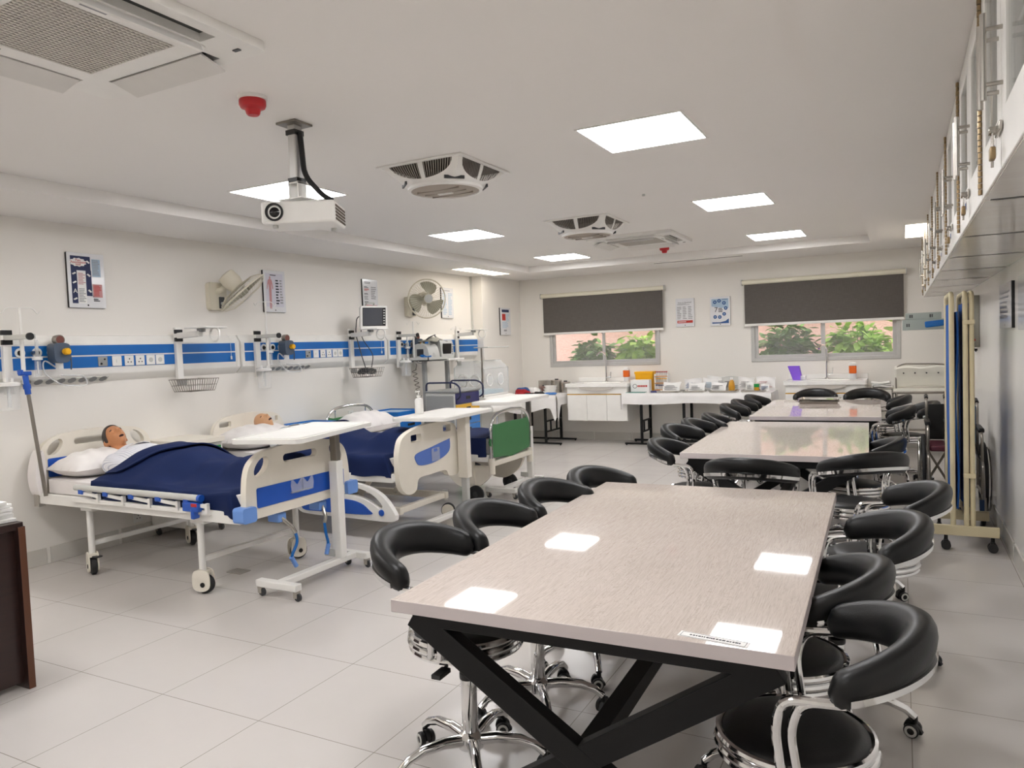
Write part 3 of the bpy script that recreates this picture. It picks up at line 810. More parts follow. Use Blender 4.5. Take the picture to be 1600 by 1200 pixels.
# framed posters: thin box on the wall, print laid on its face.  2d (u,v) runs along the wall and up
PD = .0004
def poster(cx, cz, w_, h, plane, lab, items, depth=.02, frame=None, cat='poster', grp=None, name='framed_poster'):
    """plane: 'L' left wall facing +x, 'B' back wall facing -y, 'K' column face, 'R' right wall facing -x"""
    loc, rz = {'L': ((XL, cx, cz), PI / 2), 'K': ((-5.59, cx, cz), PI / 2), 'B': ((cx, YB, cz), 0), 'R': ((XR, cx, cz), -PI / 2)}[plane]
    t = thing(name, lab, cat, loc, rz, grp)
    # local: x along the wall (viewer's right), z up, -y towards the room
    B().plate(rect(0, 0, w_ / 2, h / 2, .006), -depth + .002, 0, 'Y').build('back_board', frame or BLACK, t)
    B().plate(rect(0, 0, w_ / 2 - .001, h / 2 - .001, .006), -depth - .002, -depth + .002, 'Y').build('acrylic_face', mat('poster face', 'E6E6E8', .12, spec=.6), t)
    d = -depth - .0026
    for k, it in enumerate(items):
        if it[0] == 'r':
            _, x0, z0, x1, z1, m_ = it[:6]
            B().box(x0 * w_ - w_ / 2, d - .0004 * k, z0 * h - h / 2, x1 * w_ - w_ / 2, d + .0008, z1 * h - h / 2).build(it[6] if len(it) > 6 else 'print_block', m_, t)
        elif it[0] == 'lines':
            _, x0, z0, x1, z1, n, m_ = it[:7]; b = B(); r = random.Random(k)
            for j in range(n):
                z = z1 - (z1 - z0) * (j + .5) / n; e = x0 + (x1 - x0) * r.uniform(.6, 1); hh = (z1 - z0) / n * .24
                b.box(x0 * w_ - w_ / 2, d - .0004 * k, (z - hh) * h - h / 2, e * w_ - w_ / 2, d + .0008, (z + hh) * h - h / 2)
            b.build('print_lines', m_, t)
        elif it[0] == 'dots':
            b = B()
            for (x, z) in it[1]: b.plate(circ(x * w_ - w_ / 2, z * h - h / 2, it[2], 16), d - .0004 * k, d + .0008, 'Y')
            b.build('print_dots', it[3], t)
        elif it[0] == 'poly':
            B().plate([(x * w_ - w_ / 2, z * h - h / 2) for x, z in it[1]], d - .0004 * k, d + .0008, 'Y').build('print_shape', it[2], t)
        elif it[0] == 't':
            _, x, z, s_, body, m_ = it[:6]
            text(body, s_, m_, t, (x * w_ - w_ / 2, d - .0004 * k, z * h - h / 2), (PI / 2, 0, 0), align=it[6] if len(it) > 6 else 'CENTER')
    B().plate(circ(0, -h / 2 + .022, .007, 12), d - .001, d, 'Y').build('clip', BLACK, t)
    return t
burst = [(.29 + .235 * (1 if k % 2 else .84) * math.cos(2 * PI * k / 22), .825 + .082 * (1 if k % 2 else .84) * math.sin(2 * PI * k / 22)) for k in range(22)]
strips = lambda pts, a, m_=PAPER: [('poly', [(x + .045 * math.cos(a) + .022 * math.sin(a), z + .03 * math.sin(a) - .012 * math.cos(a)), (x + .045 * math.cos(a) - .022 * math.sin(a), z + .03 * math.sin(a) + .012 * math.cos(a)),
     (x - .045 * math.cos(a) - .022 * math.sin(a), z - .03 * math.sin(a) + .012 * math.cos(a)), (x - .045 * math.cos(a) + .022 * math.sin(a), z - .03 * math.sin(a) - .012 * math.cos(a))], m_) for x, z in pts]
poster(3.712, 2.172, .305, .435, 'L', 'framed poster with navy block and white burst, nearest on the left wall', [
    ('r', .09, .68, .62, .94, NAVYINK), ('r', .09, .08, .24, .69, NAVYINK), ('r', .48, .22, .63, .69, NAVYINK), ('r', .25, .08, .47, .66, PAPER), ('poly', burst, PAPER),
    ('t', .29, .862, .026, 'Pain', REDINK), ('t', .29, .825, .026, 'Assessment', REDINK), ('t', .29, .788, .026, 'tool', REDINK),
    ('lines', .27, .42, .46, .64, 8, REDPALE), ('lines', .27, .10, .46, .36, 9, GINK), ('r', .66, .58, .88, .90, PALEBL), ('lines', .67, .60, .87, .89, 10, GINK),
    ('r', .65, .20, .90, .44, REDPALE), ('lines', .67, .22, .88, .42, 8, REDINK), ('lines', .66, .12, .84, .18, 2, INK), ('t', .165, .30, .05, 'A', PAPER)]
    + strips([(.55, .84), (.56, .31), (.55, .6)], -.7) + strips([(.16, .62), (.16, .46), (.16, .16)], .5))
body = smooth([(.27, .84), (.31, .86), (.33, .83), (.32, .79), (.38, .76), (.43, .58), (.40, .55), (.36, .68), (.35, .55), (.34, .12), (.305, .12), (.30, .46), (.29, .12), (.25, .12), (.24, .55), (.22, .68), (.17, .55), (.15, .58), (.20, .76), (.27, .79)], 3)
poster(5.725, 2.185, .30, .43, 'L', 'framed body-chart poster with a small human figure, beside the tilted wall fan', [
    ('poly', rect(.5, .53, .40, .40), mat('poster lilac paper', 'D4D2DC', .6)), ('lines', .30, .87, .72, .91, 1, INK), ('poly', body, REDPALE),
    ('lines', .55, .18, .72, .80, 9, INK), ('lines', .74, .20, .88, .80, 9, GINK)])
poster(7.30, 2.20, .29, .42, 'L', 'framed poster with red and black rows, behind the patient monitor', [
    ('lines', .12, .87, .55, .93, 2, INK), ('lines', .10, .74, .40, .80, 2, INK), ('lines', .10, .66, .42, .73, 3, REDINK), ('lines', .10, .55, .40, .60, 2, INK), ('lines', .10, .40, .42, .52, 3, GINK),
    ('lines', .10, .30, .38, .36, 2, INK), ('lines', .55, .42, .90, .80, 7, GINK), ('r', .10, .06, .92, .26, REDPALE), ('lines', .12, .08, .90, .24, 5, REDINK)])
poster(9.05, 2.185, .31, .43, 'L', 'framed poster of pale text rows behind the face-on wall fan', [
    ('lines', .12, .88, .75, .93, 1, GINK), ('lines', .10, .10, .45, .84, 14, PALEBL), ('lines', .55, .10, .9, .84, 14, PALEBL)])
poster(10.44, 1.93, .34, .43, 'K', 'framed poster with navy band and red block on the pillar', [
    ('r', .15, .84, .85, .94, NAVYINK), ('r', .16, .54, .50, .78, REDINK), ('lines', .55, .5, .85, .78, 6, PALEBL), ('lines', .16, .25, .85, .5, 6, PALEBL), ('lines', .3, .14, .7, .2, 2, INK)])
poster(-2.84, 1.935, .275, .42, 'B', 'framed poster with a red bar, left of the pair on the back wall', [
    ('t', .5, .85, .028, 'How to Handrub?', INK), ('lines', .1, .76, .8, .82, 2, GINK), ('lines', .08, .26, .32, .72, 8, GINK), ('lines', .38, .26, .62, .72, 8, GINK), ('lines', .68, .26, .92, .72, 8, GINK),
    ('r', .08, .13, .92, .22, REDINK), ('lines', .12, .15, .6, .2, 1, PAPER)], frame=ALU)
poster(-2.325, 1.925, .29, .42, 'B', 'framed blue poster with a large 7 and round icons on the back wall', [
    ('poly', [(.08, .93), (.92, .93), (.92, .6), (.5, .62), (.08, .68)], PALEBL), ('poly', [(.10, .08), (.92, .08), (.92, .24), (.75, .16), (.5, .12), (.10, .13)], BLUEINK),
    ('t', .30, .55, .10, '7', INK), ('lines', .42, .46, .68, .62, 3, INK),
    ('dots', [(.25, .82), (.46, .86), (.70, .78), (.78, .60), (.70, .40), (.48, .30), (.25, .31)], .026, BLUEINK), ('dots', [(.25, .82), (.46, .86), (.70, .78), (.78, .60), (.70, .40), (.48, .30), (.25, .31)], .010, PALEBL), ('lines', .6, .89, .9, .92, 1, BLUEINK)], frame=DSTEEL)
poster(5.97, 1.665, .62, .30, 'R', 'wide framed notice on the right wall above the folding screen base', [('lines', .1, .2, .9, .85, 6, GINK)])
poster(5.02, 1.66, .62, .32, 'R', 'wide framed notice on the right wall, nearest the camera', [('lines', .1, .2, .9, .85, 6, GINK)])
# low sockets
def wall_socket(loc, rz, lab):
    t = thing('wall_socket', lab, 'wall socket', loc, rz)
    B().plate(rect(0, 0, .043, .043, .004), -.008, 0, 'Y').build('plate', PAPER, t, .002)
    b = B()
    for dx, dz in ((0, .013), (-.013, -.01), (.013, -.01)): b.cyl((dx, -.0095, dz), (dx, -.006, dz), .005, 8)
    b.build('pin_hole', DGREY, t)
wall_socket((XL, 4.04, .19), PI / 2, 'white wall socket low on the left wall under the nearest bed')
wall_socket((XL, 6.85, .80), PI / 2, 'white wall socket beside the third bed, above its blue bedside cabinet')
# ================================================================== beds.  local: x from the head (0) to the foot, y across, z up
def covered_caster(t, x, y, ztop, r=.062, brake=False, rz=0, cover=CREAM):
    o = B(); o.x = M.Translation((x, y, 0)) @ M.Rotation(rz, 4, 'Z')
    o.plate(smooth([(-.045, .15), (.045, .15), (.06, .07), (.045, .03), (.0, .016), (-.045, .03), (-.06, .07)], 4), -.034, -.024, 'Y')
    o.plate(smooth([(-.045, .15), (.045, .15), (.06, .07), (.045, .03), (.0, .016), (-.045, .03), (-.06, .07)], 4), .024, .034, 'Y')
    o.box(-.04, -.03, .128, .04, .03, .15)
    c = o.build('caster', cover, t, .004)
    b = B(); b.x = M.Translation((x, y, 0)) @ M.Rotation(rz, 4, 'Z')
    b.lathe([(r - .012, -.021), (r, -.013), (r, .013), (r - .012, .021)], (0.012, 0, r), 24, 'Y'); b.build('wheel', TYRE, c)
    for s_ in (-1, 1):
        b = B(); b.x = M.Translation((x, y, 0)) @ M.Rotation(rz, 4, 'Z'); b.cyl((.012, s_ * .030, r), (.012, s_ * .037, r), .016, 14).build('wheel_hub', BLACK, c)
    if brake: B().cbox((x + .055, y, .13), (.05, .05, .012)).build('brake_pedal', DGREY, c, .003)
    return c

def mattress(loc, x0, x1, hw, z0, z1, lab):
    o = B().plate(rect((x0 + x1) / 2, 0, (x1 - x0) / 2, hw, .06), z0, z1, 'Z').build('mattress', SHEET, None, .035, 3, loc=loc)
    tag(o, lab, 'mattress', 'mattresses on the beds'); return o

def pillow(loc, rz, sx, sy, sz, lab, droop=0, sd=1, tilt=0):
    b = B(); r = random.Random(sd); ph = [r.uniform(0, 6) for _ in range(6)]
    def f(top):
        def g(u, v):
            x, y = 2 * u - 1, 2 * v - 1
            e = (1 - abs(x) ** 2.6) ** .5 * (1 - abs(y) ** 2.6) ** .5
            k = 1 - .10 * (x * x * y * y) ** .3
            px, py = x * sx / 2 * (1 - .10 * y * y * (1 - abs(x) ** 6)), y * sy / 2 * (1 - .10 * x * x * (1 - abs(y) ** 6))
            wr = .010 * math.sin(9 * x + ph[0] + 3 * y) * math.sin(7 * y + ph[1]) * (1 - e * .6) + .006 * math.sin(17 * y + ph[2] + 4 * x)
            return (px, py, (sz * .62 * e + wr * e) if top else (-sz * .38 * e))
        return g
    b.x = M.Rotation(tilt, 4, 'Y')
    b.sheet(f(True), 36, 36); b.sheet(f(False), 20, 20)
    o = b.build('pillow', PILLOW, None, loc=loc, rz=rz, ang=80)
    me = o.data; bm = bmesh.new(); bm.from_mesh(me); bmesh.ops.remove_doubles(bm, verts=bm.verts, dist=.0015); bmesh.ops.recalc_face_normals(bm, faces=bm.faces); bm.to_mesh(me); bm.free()
    for p in me.polygons: p.use_smooth = True
    tag(o, lab, 'pillow', 'pillows on the beds'); return o

def blanket(loc, lab, fn, nu=90, nv=80, th=.008, fold=None):
    b = B(); b.sheet(fn, nu, nv, th)
    if fold: b.sheet(fold, 50, 60, th)
    o = b.build('blanket', NAVY, None, loc=loc, ang=75)
    tag(o, lab, 'blanket', 'navy blankets on the beds'); return o

def side_y(v, hw, drop_n, drop_f):
    """across the bed with both hanging sides: returns y, fraction hanging"""
    tot = drop_n + 2 * hw + drop_f; d = v * tot
    if d < drop_n: return -hw, (drop_n - d)
    if d > drop_n + 2 * hw: return hw, d - drop_n - 2 * hw
    return -hw + d - drop_n, 0

BED1 = (-5.66, 3.655, 0); BED2 = (-5.66, 5.21, 0); BED3 = (-5.55, 6.58, 0)
endboard = [(-.46, .53), (-.475, .64), (-.455, .80), (-.40, .88), (-.28, .925), (0, .945), (.28, .925), (.40, .88), (.455, .80), (.475, .64), (.46, .53), (.30, .515), (-.30, .515)]
oval = lambda cx, cz, a, b_, rot: [(cx + a * math.cos(q) * math.cos(rot) - b_ * math.sin(q) * math.sin(rot), cz + a * math.cos(q) * math.sin(rot) + b_ * math.sin(q) * math.cos(rot)) for q in [2 * PI * k / 18 for k in range(18)]]

def bed_one():
    t = thing('hospital_bed', 'hospital bed nearest the camera with cream end boards, blue inset panels and grey side rail', 'bed', BED1, 0, 'hospital beds')
    f = B(); hw = .475
    for s_ in (-1, 1): f.beam((.0, s_ * hw, .53), (2.09, s_ * hw, .53), .03, .075)
    for x in (.02, .55, 1.1, 1.65, 2.07): f.beam((x, -hw, .52), (x, hw, .52), .04, .04)
    f.box(.05, -hw + .02, .545, 2.05, hw - .02, .56)
    f.build('bed_frame', WHITE, t, .004)
    for x in (.50, 1.65):
        for s_ in (-1, 1):
            l = B().cyl((x, s_ * .42, .15), (x, s_ * .42, .50), .022, 16).build('leg', WHITE, t)
            B().cbox((x, s_ * .42, .485), (.13, .05, .05)).build('leg_clamp', WHITE, l, .004)
        B().beam((x, -.42, .22), (x, .42, .22), .03, .03).build('cross_bar', WHITE, t)
    for x in (.50, 1.65): 
        for s_ in (-1, 1): covered_caster(t, x, s_ * .42, .15, brake=(x < 1), rz=rad(20 if s_ < 0 else 70) if x > 1 else rad(-25))
    # foot board
    hb = [oval(-.34, .83, .075, .042, .75), rect(0, .855, .155, .026, .024), oval(.34, .83, .075, .042, -.75)]
    fb = B().plate(smooth(endboard, 5), 2.09, 2.135, 'X', hb).build('foot_board', CREAM, t, .014, 3)
    B().plate(rect(.01, .64, .40, .062, .012), 2.134, 2.141, 'X').build('blue_panel', BLUEIN, fb, .002)
    cp = B()
    for y in (-.06, .035): cp.plate(smooth([(y - .05, .625), (y + .05, .625), (y + .05, .705), (y + .025, .695), (y, .67), (y - .025, .695), (y - .05, .705)], 2), 2.152, 2.155, 'X')
    cp.box(2.141, -.11, .618, 2.155, .085, .626); cp.build('card_holder', CLEAR, fb)
    for s_ in (-1, 1): B().plate(rect(s_ * .475, .555, .055, .047, .02), 2.075, 2.165, 'X').build('corner_bumper', SKYPL, fb, .012)
    # head board
    he = [(y, z + .055 if z > .6 else z + .05) for y, z in endboard]
    hd = B().plate(smooth(he, 5), -.045, .0, 'X', [oval(-.34, .89, .075, .042, .75), rect(0, .915, .19, .028, .026), oval(.34, .89, .075, .042, -.75)]).build('head_board', CREAM, t, .014, 3)
    B().plate(rect(0, .74, .40, .07, .012), -.001, .006, 'X').build('blue_panel', BLUEIN, hd, .002)
    B().plate(smooth([(-.50, .56), (-.45, .56), (-.44, .75), (-.455, .88), (-.49, .84), (-.52, .70)], 4), -.06, .05, 'X').build('corner_cover', SHEET, t, .02)
    B().box(-.03, -.50, .47, .03, -.455, .56).build('head_bracket', STEEL, t)
    # side rail (folded down)
    y = -.52
    r = B().tube([(.52, y, .645), (1.78, y, .645)], .021, 14).build('side_rail', LGREY, t)
    B().cyl((1.775, y, .645), (1.80, y, .645), .023, 14).build('rail_end_cap', BLUEIN, r)
    B().beam((.45, y + .02, .555), (1.85, y + .02, .555), .03, .03).build('rail_base', WHITE, t)
    for k in range(5):
        x = .60 + .27 * k
        B().beam((x, y, .61), (x + .16, y + .005, .595), .018, .022).build('rail_slat', WHITE, r)
        B().cbox((x - .01, y, .62), (.05, .036, .036)).build('rail_joint', BLUEIN, r, .006)
        B().cbox((x + .16, y + .005, .585), (.022, .022, .06)).build('rail_post', WHITE, r)
    B().cbox((1.72, y - .004, .59), (.14, .05, .06)).cbox((1.74, y - .006, .55), (.03, .05, .07)).build('rail_lock', BLUEIN, r, .008)
    B().cbox((1.76, y - .026, .605), (.05, .014, .022)).build('release_lever', RED, r, .004)
    # cranks
    for yy, sw in ((-.16, .16), (.22, -.10)):
        g = B().cbox((2.06, yy, .47), (.10, .07, .06)).build('crank_socket', SKYPL, t, .008)
        B().tube([(2.10, yy, .465), (2.15, yy + sw * .25, .40), (2.15, yy + sw * .4, .36)], .013, 10).build('crank_sleeve', STEEL, g)
        B().tube(fillet([(2.15, yy + sw * .4, .36), (2.16, yy + sw * .45, .30), (2.15, yy + sw * .1, .21), (2.15, yy + sw * .3, .15)], .03), .010, 8).build('crank_arm', BLUE, g)
        B().tube([(2.15, yy + sw * .1, .21), (2.15, yy + sw * .36, .14)], .015, 10).build('crank_handle', SKYPL, g)
bed_one()
mattress(BED1, .03, 2.06, .445, .565, .665, 'white sheeted mattress of the bed nearest the camera')
pillow((BED1[0] + .205, BED1[1] - .10, .735), 0, .40, .66, .20, 'plump white pillow under the dark-haired manikin', sd=2)

def body_height(x, y, yc, top, w_):
    """the lying body under the cloth"""
    d = (y - yc) / w_
    return top * math.exp(-d * d * 1.3)
def bed1_blanket():
    hw = .47
    def fn(u, v):
        yy, hang = side_y(v, hw, .15, .12)
        edge = .52 + .0 * v
        # top hem runs from low on the near side to the chest on the far side
        s_ = (yy + hw) / (2 * hw); x0 = .64 + .15 * ss(.0, .35, s_) + .012 * math.sin(8 * s_)
        x = x0 + u * (2.06 - x0)
        torso = .17 * ss(2.3, .9, x) + .05; legs = .09
        h = .688
        for yc, w_, k in ((.0, .24, 1 - ss(1.08, 1.38, x)), ): h += k * .20 * math.exp(-abs((yy - yc) / .335) ** 3) * (1 - .12 * ss(.8, 1.25, x))
        for yc in (-.10, .12): h += ss(1.05, 1.35, x) * (.105 + .05 * ss(1.6, 1.75, x)) * math.exp(-abs((yy - yc) / .13) ** 2.5)
        h += .008 * math.sin(6 * x + 5 * yy) * math.sin(11 * yy + 2 * x) + .004 * math.sin(21 * x - 9 * yy) + .004 * abs(math.sin(9 * x + 7 * yy))
        h -= .13 * ss(2.0, 2.06, x)
        if hang:
            k = hang; out = .012 + .014 * math.sin(16 * x) * ss(0, .1, k) + .01 * ss(0, .05, k)
            return (x + .01 * math.sin(20 * x) * k, yy + (-out if yy < 0 else out) , max(h - k, .535))
        rim = ss(0, .05, hw - abs(yy))
        return (x, yy * (1.0), h - .012 * (1 - rim))
    def fold(u, v):
        s_ = v; yy = -.40 + .84 * s_
        x0 = .675 + .14 * ss(.0, .32, s_)
        x1 = .84 + .52 * s_ + .03 * math.sin(6 * s_)
        x = x0 + u * (x1 - x0)
        vv = (.15 + yy + hw) / (.15 + 2 * hw + .12)
        xb = .64 + .15 * ss(.0, .35, (yy + hw) / (2 * hw)) + .012 * math.sin(8 * (yy + hw) / (2 * hw))
        p = fn(max(0, (x - xb) / (2.06 - xb)), vv)
        return (p[0], p[1], p[2] + .016 + .014 * ss(.7, 1, u) * (1 - .6 * s_))
    blanket(BED1, 'navy blanket folded back over the dark-haired manikin, nearest bed', fn, fold=fold)
bed1_blanket()

# ------------------------------------------------------------------ manikins
def head_point(th, ph, o=None):
    """head as a bumpy ball: face towards +x, crown up +z.  th: 0 at the crown .. PI at the chin, ph: 0 in front"""
    st, ct = math.sin(th), math.cos(th); c, s_ = math.cos(ph), math.sin(ph)
    x = (.098 if c > 0 else .105) * st * c; y = .074 * st * s_; z = .118 * ct
    low = ss(0, -.11, z)
    y *= 1 - .30 * low * (1 if c > -.2 else .5); x *= 1 - (.02 if c > 0 else .42) * low
    if c > 0: x += .010 * low * c                                     # chin
    def g(y0, z0, sy, sz, a): return a * math.exp(-((abs(y) - y0) / sy) ** 2 - ((z - z0) / sz) ** 2)
    if c > .2:
        k = ss(.2, .5, c)
        x += k * (math.exp(-(y / .0095) ** 2) * (.030 * math.exp(-((z + .036) / .014) ** 2) + .020 * math.exp(-((z + .014) / .020) ** 2)))
        x += k * g(.011, -.041, .007, .008, .010)                      # nostrils
        x += k * (g(.027, -.004, .014, .010, -.013) + g(.026, .016, .022, .008, .007))   # sockets, brow
        x += k * (g(0, -.063, .020, .006, .010) + g(0, -.079, .018, .006, .009) - g(0, -.071, .019, .003, .012))  # lips
        x += k * (g(0, -.103, .022, .016, .012) + g(.038, -.035, .016, .018, .006))
    return V((x, y, z))
def head_mesh(b):
    n, m = 72, 56; rings = []
    for j in range(m + 1): rings.append([head_point(max(.02, min(PI - .02, PI * j / m)), 2 * PI * k / n) for k in range(n)])
    b.loft(rings)
    for s_ in (-1, 1):     # ears
        q = b.x; b.x = q @ M.Translation((-.008, s_ * .074, -.014)) @ M.Rotation(s_ * rad(-22), 4, 'Z') @ M.Rotation(rad(-8), 4, 'Y')
        b.ring((0, 0, 0), .024, .0068, 18, 8, 'Y'); b.ell((-.002, 0, -.004), (.017, .005, .022), 12, 8); b.ell((.0, 0, -.027), (.010, .006, .010), 10, 6); b.x = q
def face_parts(t, hm, skin, eyes='closed', mouth=True):
    def hb(fn, name, m, parent=t):
        b = B(); b.x = hm; fn(b); return b.build(name, m, parent)
    hb(lambda b: [b.ell((.075, s_ * .029, -.005), (.012, .014, .0075), 14, 8) for s_ in (-1, 1)], 'eyelid', skin)
    hb(lambda b: [b.tube([(.089 - abs(q) * 2, s_ * (.029 + q), -.0085 - abs(q) * .1) for q in (-.012, -.004, .004, .012)], .0024, 5) for s_ in (-1, 1)], 'eyelash', HAIR)
    hb(lambda b: [b.tube([(.094 - abs(q - .004) * 1.2, s_ * (.029 + q), .016 - abs(q) * .25) for q in (-.017, -.006, .006, .017)], .0036, 5) for s_ in (-1, 1)], 'eyebrow', HAIR)
    if mouth: hb(lambda b: b.ell((.092, 0, -.0715), (.014, .019, .0055), 16, 8), 'mouth_opening', DARK)
def manikin(name, lab, loc, hpos, hdir, hup, skin, pose, hair):
    """loc: bed origin. head at hpos facing hdir with crown towards hup"""
    t = thing(name, lab, 'manikin', loc, 0, 'training manikins')
    fx = V(hdir).normalized(); uz = V(hup); uz = (uz - fx * uz.dot(fx)).normalized(); yy = uz.cross(fx)
    hm = M.Translation(V(hpos)) @ M((fx, yy, uz)).transposed().to_4x4()
    b = B(); b.x = hm; head_mesh(b); b.x = None
    nk = hm @ V((-.025, 0, -.06)); sh = V(pose['chest'])
    b.tube([nk, nk.lerp(sh, .45), sh], [.052, .050, .062], 18)
    def ell_ring(c, a, d, n=24): return [V(c) + V((0, a * math.cos(2 * PI * k / n), d * math.sin(2 * PI * k / n))) for k in range(n)]
    X, Y, Z = sh
    tor = [(-.03, .07, .05, 0), (.02, .16, .075, 0), (.07, .195, .095, .0), (.18, .185, .108, .0), (.32, .155, .095, -.01), (.45, .15, .09, -.02), (.56, .165, .09, -.02), (.64, .15, .08, -.02)]
    b.loft([ell_ring((X + dx, Y, Z + dz), a, d) for dx, a, d, dz in tor])
    for s_ in (-1, 1):
        b.tube([(X + .04, Y + s_ * .16, Z - .005), (X + .12, Y + s_ * .215, Z - .015), (X + .30, Y + s_ * .245, Z - .03), (X + .42, Y + s_ * .24, Z - .035), (X + .54, Y + s_ * .22, Z - .03), (X + .62, Y + s_ * .21, Z - .03)], [.055, .052, .045, .040, .034, .026], 14)
        b.ell((X + .66, Y + s_ * .205, Z - .035), (.05, .04, .018), 12, 8)
        for q in range(5): b.tube([(X + .68, Y + s_ * .205 + (q - 2) * .016, Z - .035), (X + .735 - abs(q - 2) * .008, Y + s_ * .205 + (q - 2) * .019, Z - .04), (X + .76 - abs(q - 2) * .012, Y + s_ * .205 + (q - 2) * .019, Z - .052)], [.009, .0085, .007], 8)
        b.tube([(X + .58, Y + s_ * .085, Z - .03), (X + .80, Y + s_ * .10, Z - .045), (X + 1.02, Y + s_ * .11, Z - .055), (X + 1.25, Y + s_ * .11, Z - .065), (X + 1.40, Y + s_ * .11, Z - .07)], [.085, .078, .056, .052, .038], 16)
        b.tube([(X + 1.385, Y + s_ * .11, Z - .06), (X + 1.43, Y + s_ * .13, Z - .02), (X + 1.47, Y + s_ * .16, Z + .02)], [.038, .034, .022], 12)
    b.build('body', skin, t, remesh=.0065, ang=80)
    face_parts(t, hm, skin)
    if hair:
        h = B(); h.x = hm; n, m = 48, 22
        def hp(u, v):
            ph = 2 * PI * u
            c = math.cos(ph)
            lim = PI * (.31 + .33 * ss(.85, -.1, c))
            p = head_point(.02 + v * lim, ph); return p * (1.06 if v < .99 else 1.0)
        h.sheet(hp, n, m); h.build('hair', HAIR, t, ang=80)
    # shirt
    g = B(); sc = 1.10
    gt = [(.0, .085, .06, 0)] + [(dx + .01, a * sc + .006, d * sc + .006, dz) for dx, a, d, dz in tor[1:]]
    g.loft([ell_ring((X + dx, Y, Z + dz), a, d) for dx, a, d, dz in gt])
    for s_ in (-1, 1): g.tube([(X + .05, Y + s_ * .15, Z), (X + .12, Y + s_ * .22, Z - .012), (X + .30, Y + s_ * .252, Z - .025), (X + .36, Y + s_ * .252, Z - .03)], [.068, .068, .064, .066], 16)
    g.build('shirt', pose['shirt'], t, remesh=.010, ang=80)
    # collar flaps
    cb = B()
    for s_ in (-1, 1):
        cb.sheet(lambda u, v: (X + .0 + .12 * v + .02 * u, Y + s_ * (.035 + .085 * u) , Z + .09 + .035 * math.sin(PI * .5 * v) - .03 * u + .012 * math.sin(PI * u)), 8, 8, .004)
    cb.build('collar', pose['shirt'], t)
manikin('training_manikin', 'dark-haired manikin in a checked shirt lying in the nearest bed, mouth open', BED1, (.215, .0, .915), (.55, -.20, .78), (-.80, .02, .52), SKIN1, dict(chest=(.365, .0, .765), shirt=CHECK), True)
tag_shirt2 = mat('pale grey shirt cotton', 'D5D6D8', .85, bump=.2, bscale=20)
manikin('training_manikin', 'bald manikin with pale head lying in the second bed behind the overbed table', BED2, (.19, .0, .865), (.42, -.22, .88), (-.88, .0, .42), SKIN2, dict(chest=(.44, 0, .735), shirt=tag_shirt2), False)

